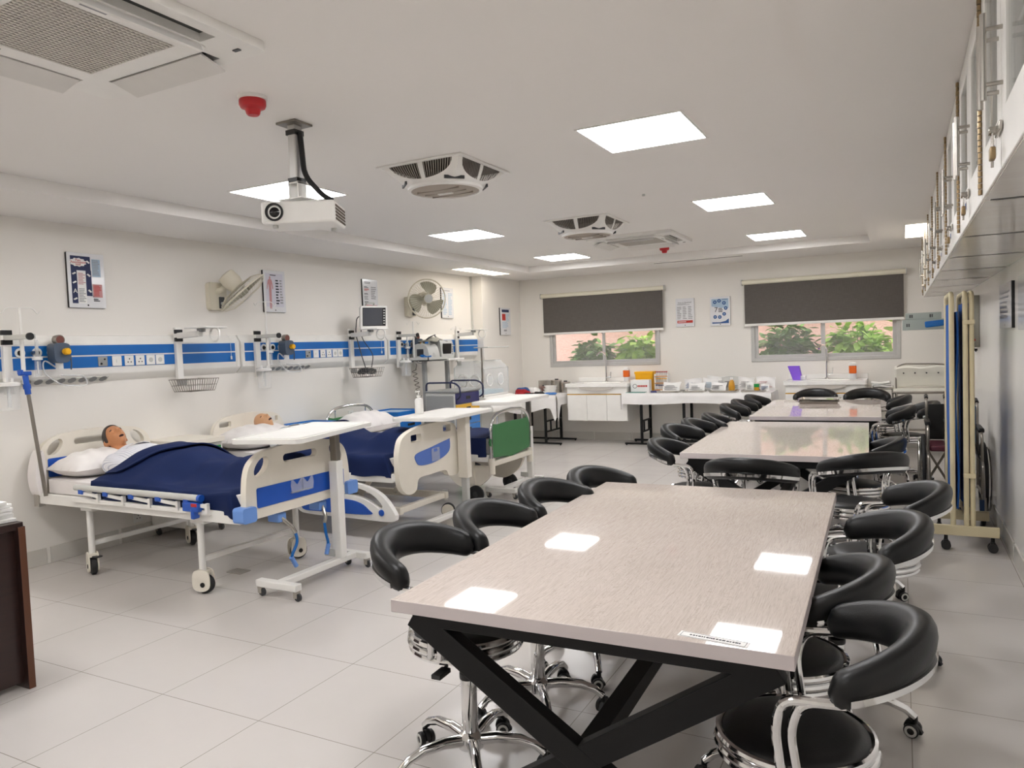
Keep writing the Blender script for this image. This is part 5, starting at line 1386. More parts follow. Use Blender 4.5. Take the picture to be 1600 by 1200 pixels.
CHAIRS = [
 (-1.385, 2.21, 2, 'black swivel chair at the left side of the front table, nearest the camera', 0.068),
 (-1.35, 2.70, 0, 'second black swivel chair from the camera at the left side of the front table', 0.06),
 (-1.315, 3.21, -7, 'third black swivel chair from the camera at the left side of the front table', 0.06),
 (-1.27, 3.68, -12, 'fourth black swivel chair at the left of the front table, mostly hidden by the third', 0.045),
 (-.265, 2.05, 185, 'black swivel chair nearest the camera at the right side of the front table', 0),
 (-.36, 2.55, 180, 'second black swivel chair from the camera at the right of the front table', 0),
 (-.235, 3.08, 197, 'third black swivel chair from the camera at the right of the front table', 0.025),
 (-.14, 3.80, 190, 'black swivel chair just past the far right corner of the front table', 0.025),
 (-.75, 4.36, 90, 'black swivel chair seen from behind, centred at the middle table\'s near end', 0.075),
 (-.27, 4.68, 122, 'black swivel chair turned half left at the near right corner of the middle table', 0.075),
 (-1.27, 5.12, 0, 'black swivel chair at the left side of the middle table, nearest its near corner', 0.03),
 (-1.36, 5.74, -8, 'black swivel chair at the left side of the middle table, second from its near corner', 0.06),
 (-1.32, 6.22, 0, 'black swivel chair at the left side of the middle table, third from its near corner', 0.06),
 (-1.27, 6.74, 8, 'black swivel chair at the left side of the middle table, at its far corner', 0.06),
 (-.31, 5.7, 181, 'black swivel chair at the right side of the middle table, past its near corner', 0),
 (-1.32, 7.72, 0, 'black swivel chair at the left side of the farthest table, nearest of three', 0.06),
 (-1.32, 8.28, 0, 'black swivel chair at the left side of the farthest table, middle of three', 0.06),
 (-1.30, 8.95, -5, 'black swivel chair at the left side of the farthest table, last of three', 0.06),
 (-.94, 9.62, -90, 'black swivel chair at the far end of the farthest table, behind the steel trays', 0.065),
 (-.37, 9.62, -90, 'black swivel chair at the far end of the farthest table, nearer the white stretcher', 0.065),
 (-.22, 7.6, 182, 'black swivel chair at the right side of the farthest table, beside the maroon-seated wheelchair', 0.055),
 (-.24, 9.0, 180, 'black swivel chair at the right side of the farthest table, near its far corner', 0.05),
 (.0, 8.35, 190, 'black swivel chair drawn out from the right side of the farthest table, middle of three', 0.03),
]
for x, y, d, lab, dz in CHAIRS: place(x, y, d, lab, dz)
# steel trays on the farthest table
for k, (lab, dx) in enumerate((('lower steel tray of the pair on the farthest table', 0), ('upper steel tray of the pair on the farthest table, holding a green packet', .01))):
    t = thing('steel_tray', lab, 'tray', (-.83 + dx, 8.95 + dx, .7605 + .026 * k), rad(4 - 6 * k), 'steel trays on the farthest table')
    b = B().plate(rect(0, 0, .19, .14, .03), 0, .003, 'Z'); o = rect(0, 0, .19, .14, .03); o2 = rect(0, 0, .205, .155, .035); n = len(o)
    b.loft([[(p[0], p[1], .001) for p in o], [(p[0], p[1], .024) for p in o2], [(p[0] * 1.05, p[1] * 1.05, .024) for p in o2], [(p[0] * 1.05, p[1] * 1.05, .0265) for p in o2], [(p[0], p[1], .0265) for p in o2], [(p[0], p[1], .004) for p in o]], cap=False)
    b.build('tray_shell', STEEL, t)
t = thing('paper_packet', 'small white and green packet lying in the upper steel tray', 'packet', (-.79, 8.94, .7905), .2)
B().box(-.12, -.06, 0, .05, .06, .012).build('paper', PAPER, t, .004); B().box(.05, -.05, .0, .12, .05, .012).build('green_packet', LEAF1, t, .004)
# ================================================================== desk at the left edge
t = thing('desk', 'dark brown veneer desk at the left edge of the picture', 'desk', (-3.62, 1.96, 0))
B().box(-.72, -.032, 0, .0, 0, .765).build('end_panel', [DWOOD, BROWN], t, .002)
for p in t.children[0].data.polygons:
    if p.normal.x > .8: p.material_index = 1
B().box(-.06, -1.5, .03, -.04, -.032, .75).build('modesty_panel', DWOOD, t)
B().box(-.74, -1.55, .75, -.015, -.0, .785).build('desk_top', DWOOD, t, .003)
B().box(-.72, -1.53, 0, 0, -1.5, .75).build('end_panel', DWOOD, t, .002)
r = random.Random(2)
for k in range(6):
    labs = ['lowest', 'second', 'third', 'fourth', 'fifth', 'topmost']
    o = B().box(-.15, -.11, 0, .15, .11, .0155).build('paper_stack', [PAPER, GINK], None, .002, loc=(-3.805 + r.uniform(-.012, .012), 1.80 + r.uniform(-.012, .012) - (.04 if k == 5 else 0), .7855 + .0165 * k), rz=rad(90 + r.uniform(-4, 4)))
    tag(o, 'white bound booklet on the dark desk, %s of the stack' % labs[k], 'booklet', 'booklets stacked on the dark desk')
# ================================================================== back wall: two sinks, two cloth-covered tables
def vanity(x0, lab):
    t = thing('sink_cabinet', lab, 'sink cabinet', (x0, YB - .004, 0), 0, 'wall-hung sink cabinets'); w_ = 1.0; d = -.55
    B().box(.02, d + .02, .36, w_ - .02, 0, .865).build('body', WHITE, t, .003)
    for k in range(3):
        a = .02 + .32 * k
        q = B().box(a + .002, d, .36, a + .318, d + .02, .752).build('door', WHITE, t, .003)
    B().box(.02, d - .001, .768, w_ - .02, d + .02, .872).build('front_panel', WHITE, t, .003)
    B().box(.02, d + .002, .753, w_ - .02, d + .015, .767).build('gold_strip', GOLD, t)
    B().plate([(.5 + .27 * math.cos(a), .868 + .055 * math.sin(a)) for a in [PI + PI * k / 16 for k in range(17)]], d - .03, d + .01, 'Y').build('basin_belly_shade', mat('basin arch shade grey', 'C9C2BA', .3), t, .006)  # grey basin curve carrying the shadow arch under the counter in its colour
    B().plate(rect(w_ / 2, d / 2 - .012, w_ / 2, -d / 2 + .012, .01), .872, .925, 'Z', [circ(.5, d / 2 - .03, .30, 28, .17)]).build('counter', mat('white ceramic', 'F4F2EE', .12), t, .006)
    b = B(); b.lathe([(.305, .922), (.28, .90), (.2, .885), (.001, .88)], n=28, cap=False); b.x = None
    o = b.build('basin', mat('white ceramic', '', 0), t); o.scale = (1, .57, 1); o.location = (.5, d / 2 - .03, 0)
    B().box(.0, -.012, .925, w_, 0, .99).build('splashback', mat('white ceramic', '', 0), t, .004)
    f = B().cyl((.5, -.10, .925), (.5, -.10, .945), .026, 16).tube(fillet([(.5, -.10, .93), (.5, -.10, 1.36), (.45, -.2, 1.40), (.42, -.27, 1.34)], .06, 6), .013, 12).build('tap', CHROME, t)
    B().cyl((.5, -.10, .99), (.57, -.10, .995), .012, 10).cyl((.57, -.10, .985), (.575, -.10, 1.08), .007, 8).build('tap_lever', CHROME, f)
    return t
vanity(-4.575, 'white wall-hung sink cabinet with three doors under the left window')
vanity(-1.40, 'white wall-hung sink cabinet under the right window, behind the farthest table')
def wash_bottle(x, y, lab):
    t = thing('soap_jar', lab, 'jar', (x, y, .926), 0, 'orange jars on the sinks')
    B().lathe([(.04, 0), (.042, .004), (.042, .07), (.001, .072)], n=22).build('clear_base', FROST, t)
    B().box(-.045, -.035, .072, .045, .035, .175).build('orange_content', ORANGE, t, .008)
    B().box(-.048, -.038, .175, .048, .038, .195).lathe([(.046, .195), (.04, .215), (.001, .222)], n=20).build('lid', PAPER, t, .006)
wash_bottle(-3.72, 10.83, 'orange jar with white lid on the left sink, beside the yellow bin')
wash_bottle(-.575, 10.83, 'orange jar with white lid on the right sink')
t = thing('violet_caddy', 'violet plastic caddy leaning on the left end of the right sink', 'caddy', (-1.25, 10.72, .926))
b = B(); b.loft([[(x * (1 + .25 * k) - .05 * k, y, z) for x, y in rect(0, 0, .06, .05, .012)] for k, z in ((0, 0), (.4, .08), (1, .19))], cap=False); b.plate(rect(0, 0, .058, .048, .01), 0, .006, 'Z'); b.build('caddy_body', VIOLET, t)
B().box(.04, -.07, 0, .11, -.01, .06).build('side_cup', FROST, t, .006)

def fold_table(x0, x1, y0, y1, z, stations, lab, clab, drop_l, drop_r, drop_f):
    t = thing('folding_table', lab, 'table', ((x0 + x1) / 2, (y0 + y1) / 2, 0), 0, 'folding tables along the back wall'); hx, hy = (x1 - x0) / 2, (y1 - y0) / 2
    B().box(-hx, -hy, z - .03, hx, hy, z).build('table_top', LGREY, t, .004)
    for sx in stations:
        for s_ in (-1, 1):
            l = B().beam((sx, s_ * (hy - .06), .03), (sx, s_ * (hy - .06), z - .03), .035, .035, (1, 0, 0)).build('leg', BLKMET, t, .003)
            B().beam((sx - .26, s_ * (hy - .06), .028), (sx + .26, s_ * (hy - .06), .028), .035, .025).cyl((sx - .24, s_ * (hy - .06), 0), (sx - .24, s_ * (hy - .06), .02), .012, 10).cyl((sx + .24, s_ * (hy - .06), 0), (sx + .24, s_ * (hy - .06), .02), .012, 10).build('foot_bar', BLKMET, l, .003)
        b = B()
        for zz in (.20, .36): b.beam((sx, -hy + .06, zz), (sx, hy - .06, zz), .022, .022)
        for yy in (-.10, .12): b.beam((sx, yy, .20), (sx, yy, .36), .022, .022, (1, 0, 0))
        b.build('cross_frame', BLKMET, t, .002)
    # cloth
    nx = 70
    def top(u, v):
        x = -hx - .006 + u * (2 * hx + .012); y = -hy - .006 + v * (2 * hy + .012); return (x, y, z + .004 + .0015 * math.sin(30 * x) * math.sin(17 * y))
    c = B(); c.sheet(top, 40, 12)
    def front(u, v):
        x = -hx - .006 + u * (2 * hx + .012); d = drop_f(u); k = v * d
        return (x, -hy - .008 - .012 * ss(0, .05, k) - .010 * math.sin(13 * x) * ss(0, .1, k), z + .004 - k)
    c.sheet(front, nx, 14)
    for s_, dr in ((-1, drop_l), (1, drop_r)):
        if dr:
            def end(u, v, s_=s_, dr=dr):
                y = -hy - .008 + u * (2 * hy + .008); k = v * dr(u)
                return (s_ * (hx + .008 + .012 * ss(0, .05, k) + .010 * math.sin(11 * y) * ss(0, .1, k)), y, z + .004 - k)
            c.sheet(end, 26, 12)
    o = c.build('tablecloth', CLOTH, None, loc=((x0 + x1) / 2, (y0 + y1) / 2, .0015), ang=75)
    tag(o, clab, 'tablecloth', 'white tablecloths')
    return t
fold_table(-3.66, -1.56, 10.42, 10.98, .772, (-.78, -.15, .50), 'folding table with black legs between the two sinks', 'white cloth over the long table between the sinks',
    lambda u: .24, lambda u: .16, lambda u: .155 + .012 * math.sin(9 * u) + .10 * ss(.012, 0, u))
fold_table(-5.50, -4.63, 10.20, 10.90, .765, (.16, .56) if 0 else (-.30, .22), 'small folding table with black legs left of the left sink', 'white cloth with a drooping corner over the small table left of the sink',
    None, lambda u: .16 + .25 * ss(.25, 0, u), lambda u: .24 + .05 * math.sin(5 * u) + .20 * math.exp(-((u - .97) / .06) ** 2))

# ------------------------------------------------------------------ things on the long table
ZB = .779
t = thing('yellow_bin', 'yellow sharps bin at the left end of the long clothed table', 'bin', (-3.42, 10.82, ZB))
b = B(); b.loft([rect3 for rect3 in [[(x * k, y * k, z) for x, y in rect(0, 0, .14, .085, .02)] for k, z in ((.86, 0), (1, .27))]]); b.build('bin_body', YELLOW, t, .006)
B().plate(rect(0, 0, .148, .092, .022), .265, .30, 'Z').build('lid', YELLOW, t, .008)
t = thing('carton', 'white carton with red lettering in front of the yellow bin', 'carton', (-3.42, 10.60, ZB), rad(2))
B().box(-.14, -.07, 0, .14, .07, .185).build('carton_body', PAPER, t, .003)
B().plate(circ(-.075, .095, .032, 20), -.0715, -.0702, 'Y', [circ(-.075, .095, .026, 20)]).build('round_mark', INK, t)
b = B(); r = random.Random(5); x = -.035
while x < .11: w_ = r.uniform(.012, .022); b.box(x, -.0715, .082, x + w_, -.0702, .108); x += w_ + .005
b.build('red_lettering', REDINK, t)
t = thing('tube_rack', 'rack of red-capped tubes right of the yellow bin', 'tube rack', (-3.14, 10.74, ZB))
for z in (.02, .12, .22): B().box(-.10, -.06, z, .10, .06, z + .012).build('shelf', mat('rack orange', 'C98A4A', .5), t)
for x in (-.1, .09): B().box(x, -.06, 0, x + .012, .06, .26).build('rack_side', PAPER, t)
for k in range(3):
    for j in range(7): B().cyl((-.078 + .026 * j, -.03, .035 + .1 * k), (-.078 + .026 * j, -.03, .085 + .1 * k), .009, 8).build('tube', FROST if k else PAPER, t)
    b = B()
    for j in range(7): b.cyl((-.078 + .026 * j, -.03, .085 + .1 * k), (-.078 + .026 * j, -.03, .10 + .1 * k), .011, 8)
    b.build('tube_cap', (PURPLE, YELLOW, REDCL)[k], t)
t = thing('glass_plate', 'pair of greenish glass plates lying in front of the white carton', 'glass plate', (-3.46, 10.475, ZB))
B().box(-.15, -.035, 0, .13, .03, .008).build('plate', mat('green glass', '7FA89C', .1), t); B().box(-.10, -.03, .008, .15, .035, .016).build('plate', mat('green glass', '', .1), t)
t = thing('dark_packet', 'small dark packet between the glass plates and the papers', 'packet', (-3.18, 10.49, ZB), .1); B().box(-.06, -.03, 0, .06, .03, .03).build('packet', PURPLE, t, .008)
def tray(x, y, w_, d, lab):
    t = thing('steel_tray', lab, 'tray', (x, y, ZB), 0, 'steel trays on the long clothed table')
    b = B(); o = rect(0, 0, w_ / 2, d / 2, .02); k = 1.07
    b.plate(o, 0, .003, 'Z'); b.loft([[(p[0], p[1], .001) for p in o], [(p[0] * k, p[1] * k, .028) for p in o], [(p[0] * k * 1.02, p[1] * k * 1.02, .026) for p in o], [(p[0] * 1.01, p[1] * 1.01, .0) for p in o]], cap=False)
    b.build('tray_shell', STEEL, t)
tray(-2.98, 10.53, .30, .20, 'steel tray with folded papers, leftmost on the long clothed table')
tray(-2.62, 10.54, .30, .20, 'steel tray with white packs, second from the left on the long clothed table')
tray(-2.20, 10.53, .36, .22, 'steel tray with dark-printed packs and the amber bottle')
tray(-1.80, 10.54, .30, .20, 'steel tray with the green-capped bottle, rightmost on the long clothed table')
def pack(x, y, w_, h, lean, m, pm, lab, sd, rz=0, z=None):
    t = thing('medical_pack', lab, 'pack', (x, y, (ZB + .005) if z is None else z), rz, 'sealed packs standing on the long clothed table')
    r = random.Random(sd); p = r.uniform(0, 6)
    b = B(); b.sheet(lambda u, v: (w_ * (u - .5) * (1 - .06 * math.sin(PI * v)), lean * v - .022 * math.sin(PI * u) ** .6 * math.sin(PI * min(1, v * 1.1)) - .006 * math.sin(8 * u + p) * math.sin(6 * v + p), .004 + h * v * (1 - .05 * math.sin(5 * u + p))), 12, 12, .016)
    b.build('pouch', m, t, ang=80)
    q = B(); n = 5
    for k in range(n):
        v = .25 + .5 * k / n; e = r.uniform(.25, .42)
        q.beam((-w_ * e, lean * v - .031, .004 + h * v), (w_ * r.uniform(.0, .4), lean * v - .031, .004 + h * v), .006, h * .035, (0, 0, 1))
    q.build('pack_print', pm, t)
pk = [(-2.97, 10.58, .26, .13, .10, PAPER, GINK, 'folded white papers heaped in the leftmost steel tray'), (-2.70, 10.80, .26, .17, .03, CLOTH, BLUEINK, 'blue-printed pack standing behind the second steel tray'),
      (-2.44, 10.78, .22, .18, .03, CLOTH, PALEBL, 'pale blue-printed pack standing right of the first blue-printed pack'), (-2.60, 10.58, .24, .12, .06, PAPER, GINK, 'white pack lying in the second steel tray'),
      (-2.30, 10.60, .22, .12, .08, CLOTH, INK, 'dark-printed pack lying in the third steel tray'), (-2.16, 10.82, .28, .19, .03, LGREY, INK, 'grey pack with dark print at the back of the long table'),
      (-2.36, 10.86, .30, .20, .02, PAPER, GINK, 'tall white pack leaning on the wall behind the grey packs'), (-1.95, 10.80, .22, .18, .03, CLOTH, GINK, 'white pack with a brown mark right of the amber bottle'),
      (-1.86, 10.58, .12, .13, .03, PAPER, GINK, 'small white pack left of the green-capped bottle'), (-1.68, 10.78, .26, .18, .03, CLOTH, REDPALE, 'pack with red print at the right end of the long table'),
      (-1.66, 10.55, .12, .10, .04, PAPER, BLUEINK, 'small blue-marked pack at the right end of the long table')]
for k, a in enumerate(pk): pack(*a, sd=20 + k, rz=.05 * math.sin(k))
t = thing('amber_bottle', 'amber pump bottle standing in the third steel tray', 'bottle', (-2.10, 10.56, ZB + .004)); B().lathe([(.03, 0), (.042, .02), (.045, .07), (.036, .13), (.02, .165)], n=22).build('bottle', AMBER, t); B().cyl((0, 0, .165), (0, 0, .195), .018, 14).build('cap', PAPER, t)
t = thing('green_capped_bottle', 'small bottle with green cap in the rightmost steel tray', 'bottle', (-1.765, 10.56, ZB + .004)); B().lathe([(.032, 0), (.034, .004), (.034, .06)], n=20).build('bottle', AMBER, t); B().lathe([(.036, .06), (.036, .105), (.001, .108)], n=20).build('cap', GDRAW, t)
# ------------------------------------------------------------------ things on the small table
ZS = .772
def steel_box(x, y, r_, h, lab, kind):
    t = thing('steel_drum', lab, 'steel drum', (x, y, ZS), 0, 'steel drums on the small table')
    if kind: B().lathe([(r_, 0), (r_, h * .7), (r_ * 1.04, h * .71), (r_ * 1.04, h * .96), (r_ * .9, h), (.001, h)], n=30).build('drum', STEEL, t)
    else: B().plate(rect(0, 0, r_, r_ * .8, .02), 0, h, 'Z').build('drum', STEEL, t, .006)
    B().cbox((0, 0 if kind else -r_ * .8, h + .01 if kind else h * .6), (.06, .02, .02)).build('drum_handle', DGREY, t, .004)
steel_box(-5.02, 10.72, .11, .20, 'square steel box at the back of the small table, leftmost of three', 0)
steel_box(-4.86, 10.76, .085, .20, 'tall steel drum at the back of the small table, middle of three', 1); steel_box(-4.70, 10.74, .075, .17, 'steel drum at the back of the small table, nearest the sink', 1)
def kidney(x, y, z, lab):
    o = B(); pts = smooth([(-.11, -.01), (-.08, .05), (0, .065), (.08, .05), (.11, -.01), (.07, -.035), (0, -.01), (-.07, -.035)], 4)
    o.loft([[(p[0] * k, p[1] * k, q) for p in pts] for k, q in ((.8, 0), (1, .04), (1.03, .042), (.97, .04), (.78, .004))], cap=True)
    o = o.build('kidney_dish', mat('white enamel dish', 'EEECE6', .2), None, loc=(x, y, z)); tag(o, lab, 'kidney dish', 'white kidney dishes on the small table')
for k in range(3): kidney(-4.86 + .01 * k, 10.48, ZS + .043 * k, 'white kidney dish in front of the steel drums, %s of the stack' % ('lowest', 'middle', 'topmost')[k])
t = thing('steel_instrument_tray', 'flat grey instrument tray beneath the square steel box', 'tray', (-5.10, 10.52, ZS)); B().plate(rect(0, 0, .10, .07, .015), 0, .02, 'Z').build('tray_shell', STEEL, t, .004)
def lump(name, loc, s, m, lab, cat, sd, rz=0):
    r = random.Random(sd); p = [r.uniform(0, 6) for _ in range(4)]; b = B(); rings = []
    for j in range(13):
        a = PI * j / 12; q = max(math.sin(a), .02); z = -math.cos(a); rg = []
        for k in range(26):
            f = 2 * PI * k / 26; w_ = 1 + .10 * math.sin(3 * f + p[0] + 2 * z) + .07 * math.sin(5 * f + p[1]) * math.cos(4 * z)
            rg.append((s[0] * q * w_ * (1 + .18 * math.sin(2 * f + p[3])) * math.cos(f), s[1] * q * w_ * math.sin(f), s[2] * .72 * (max(z, -.55) + .55) / 1.55 * (1 + .28 * q * math.sin(4 * f + p[2]) + .15 * q * math.sin(7 * f))))
        rings.append(rg)
    o = b.loft(rings).build(name, m, None, loc=loc, rz=rz, ang=80); tag(o, lab, cat); return o
lump('red_cloth', (-5.26, 10.32, ZS), (.11, .09, .11), REDCL, 'crumpled dark red cloth on the small table', 'cloth', 1)
lump('blue_packet', (-5.36, 10.52, ZS), (.10, .07, .13), BLUEINK, 'blue packet behind the red cloth on the small table', 'packet', 2)
lump('black_pouch', (-4.96, 10.30, ZS), (.09, .05, .06), BLACK, 'black zip pouch right of the red cloth, nearer the sink', 'pouch', 3, .2)
lump('black_glove', (-5.12, 10.27, ZS), (.06, .035, .04), BLACK, 'small black pouch between the red cloth and the larger black pouch', 'pouch', 4, .5)
lump('blue_wrap', (-4.76, 10.30, ZS), (.10, .06, .045), mat('blue wrap', '3E78BE', .5), 'blue wrapped packet at the front right of the small table', 'packet', 5)
lump('white_gauze', (-5.20, 10.62, ZS), (.10, .08, .12), CLOTH, 'pile of white gauze at the back of the small table', 'gauze', 6)
B().box(-.012, -.012, 0, .012, .012, .02)
# ================================================================== right side: wall cabinets
def wall_cabinet(y0, lab, card):
    t = thing('wall_cabinet', lab, 'wall cabinet', (XR, y0, 0), 0, 'white glazed wall cabinets'); L = 1.03; z0, z1 = 1.925, 2.609; d = -.40
    c = B()
    c.box(d + .02, .002, z0, -.001, .02, z1); c.box(d + .02, L - .02, z0, -.001, L - .002, z1); c.box(d + .02, .02, z1 - .02, -.001, L - .02, z1); c.box(-.018, .02, z0 + .02, -.001, L - .02, z1 - .02)
    c.build('carcass', WHITE, t); B().box(d + .004, .003, z0, -.001, L - .003, z0 + .02).build('bottom_board', UNDER, t)
    B().box(d + .03, .022, 2.27, -.02, L - .022, 2.285).build('shelf', WHITE, t)
    for k in (0, 1):
        a = .004 + k * (L / 2 - .001); e = a + L / 2 - .007
        q = B().plate(rect((a + e) / 2, (z0 + z1) / 2, (e - a) / 2, (z1 - z0) / 2 - .004), d - .002, d + .019, 'X', [rect((a + e) / 2, (z0 + z1) / 2 + .03, (e - a) / 2 - .085, (z1 - z0) / 2 - .12)]).build('door', WHITE, t, .003)
        B().box(d + .006, a + .08, z0 + .14, d + .011, e - .08, z1 - .08).build('pane', mat('cabinet pane', 'DDE0DC', .06, alpha=.35), q)
        yh = L / 2 + (-.045 if k == 0 else .045)
        B().tube([(d - .045, yh, 2.10), (d - .045, yh, 2.32)], .008, 10).cyl((d - .045, yh, 2.14), (d, yh, 2.14), .006, 8).cyl((d - .045, yh, 2.28), (d, yh, 2.28), .006, 8).build('bar_handle', STEEL, q)
        yy = a - .001 if k == 0 else e + .001
        h = B()
        for j in range(34): h.cyl((d - .008, yy, z0 + .02 + .0195 * j), (d - .008, yy, z0 + .036 + .0195 * j), .0065 if j % 2 else .0058, 8)
        h.build('piano_hinge', BRASS, q)
    B().box(d - .012, L / 2 - .05, 2.02, d - .004, L / 2 + .05, 2.045).cyl((d - .03, L / 2 + .01, 2.032), (d - .004, L / 2 + .01, 2.032), .012, 10).build('hasp', STEEL, t, .002)
    k = B().tube([(d - .022, L / 2 - .012, 1.985), (d - .022, L / 2 - .012, 2.02), (d - .022, L / 2 + .012, 2.02), (d - .022, L / 2 + .012, 1.985)], .003, 6).build('padlock_shackle', STEEL, t)
    B().cbox((d - .022, L / 2, 1.97), (.014, .036, .034)).build('padlock_body', BRASS, k, .004)
    B().tube([(d - .022, L / 2, 1.95), (d - .022, L / 2 + .003, 1.935)], .004, 6).build('key', STEEL, k)
    B().box(d - .004, L / 2 + .10, 1.985, d - .001, L / 2 + .22, 2.035).build('card_holder', CLEAR, t); B().box(d - .0045, L / 2 + .135, 1.995, d - .0035, L / 2 + .18, 2.02).build('card_text', BLUEINK, t)
cab = ['nearest the camera, cut by the right edge of the picture', 'second from the camera', 'third from the camera', 'fourth from the camera', 'fifth from the camera', 'sixth from the camera', 'seventh from the camera', 'farthest from the camera, at the end of the row']
for k in range(8): wall_cabinet(1.84 + 1.031 * k, 'white glazed wall cabinet %s' % cab[k], k)

# folding screen
t = thing('folding_screen', 'folded ward screen with cream tube frames and blue cloth', 'screen', (.36, 5.9, 0))
for k, (x, y0) in enumerate(((-.055, 0), (.025, .0), (.062, .01))):
    pts = fillet([(x, y0, .17), (x, y0, 1.765), (x, y0 + .62, 1.765), (x, y0 + .62, .17)], .07, 6)
    f = B().tube(pts, .0165, 12).tube([(x, y0, .22), (x, y0 + .62, .22)], .012, 8).build('panel_frame', IVORY, t)
    def cl(u, v, x=x, y0=y0): return (x + .004 * math.sin(14 * u + 5 * v), y0 + .03 + .56 * u, .26 + 1.44 * v)
    B().sheet(cl, 30, 20, .004).build('blue_cloth', mat('blue screen cloth', '0B56A6', .7), f, ang=80)
for z in (.50, 1.55): B().box(.008, -.022, z, .080, .012, z + .03).build('hinge_strap', IVORY, t, .004)
B().sheet(lambda u, v: (-.02 + .008 * math.sin(9 * v), .02 + .5 * u, .28 + 1.36 * v), 20, 12, .012).build('bundled_cloth', mat('blue screen cloth', '', 0), t)
for y, x0, x1 in ((-.01, -.20, .215), (.50, -.22, .20)):
    B().beam((x0, y, .135), (x1, y, .135), .03, .07).build('foot_rail', IVORY, t, .004)
    for x in (x0 + .10, x1 - .04):
        c = B().cyl((x, y, .06), (x, y, .10), .012, 10).cbox((x, y, .05), (.03, .05, .04)).build('caster', BLACK, t, .006)
        for s_ in (-1, 1): B().cyl((x, y + s_ * .014, .03), (x, y + s_ * .03, .03), .03, 16).build('wheel', TYRE, c)
for x in (-.055, .025, .062): B().cyl((x, 0 if x < .05 else .01, .10), (x, 0 if x < .05 else .01, .18), .015, 10).build('post_foot', IVORY, t)

# phototherapy lamp on its stand behind the screen
t = thing('phototherapy_lamp', 'pale grey lamp box on a blue arm behind the folding screen', 'lamp', (.44, 7.75, 0))
B().cyl((0, 0, .05), (0, 0, 1.66), .02, 14).build('stand_pole', WHITE, t)
B().box(-.13, -.15, 0.03, .13, .15, .06).build('stand_foot', WHITE, t, .01)
for x in (-.10, .10):
    for y in (-.12, .12): B().cyl((x - .01, y, .016), (x + .01, y, .016), .016, 12).build('foot_wheel', TYRE, t)
B().box(-.43, -.10, 1.53, -.05, .10, 1.625).build('lower_housing', mat('lamp enamel', 'A9B2AC', .4), t, .004)
B().box(-.405, -.08, 1.625, -.12, .08, 1.685).build('upper_housing', mat('lamp enamel', '', .4), t, .004)
b = B()
for x, z in ((-.36, 1.655), (-.20, 1.655), (-.385, 1.575)):
    for k in range(2): b.box(x + .016 * k - .012, -.102 if z < 1.6 else -.082, z - .014, x + .016 * k - .002, -.098 if z < 1.6 else -.078, z + .014)
b.build('vent_slot', DGREY, t)
B().beam((-.25, -.125, 1.575), (.03, -.06, 1.60), .03, .055).build('blue_arm', BLUE, t, .01)
B().tube(fillet([(-.03, -.12, 1.56), (-.06, -.13, 1.50), (-.09, -.13, 1.45), (-.05, -.13, 1.46), (-.03, -.12, 1.52)], .02), .008, 6).build('hook_strap', DGREY, t)
# grey box on the right wall
t = thing('wall_box', 'flat grey metal box high on the right wall beside the folding screen', 'box', (XR, 8.05, 1.35))
B().box(-.105, 0, 0, 0, .40, .48).build('box_body', OLIVE, t, .006)
B().cyl((-.045, -.003, .07), (-.045, 0, .07), .012, 12).build('red_button', REDINK, t)
B().tube([(-.045, -.004, .04), (-.05, -.012, .0), (-.03, -.012, -.04)], .005, 6).cbox((-.04, -.012, -.02), (.04, .008, .02)).build('key_tag', BLACK, t)

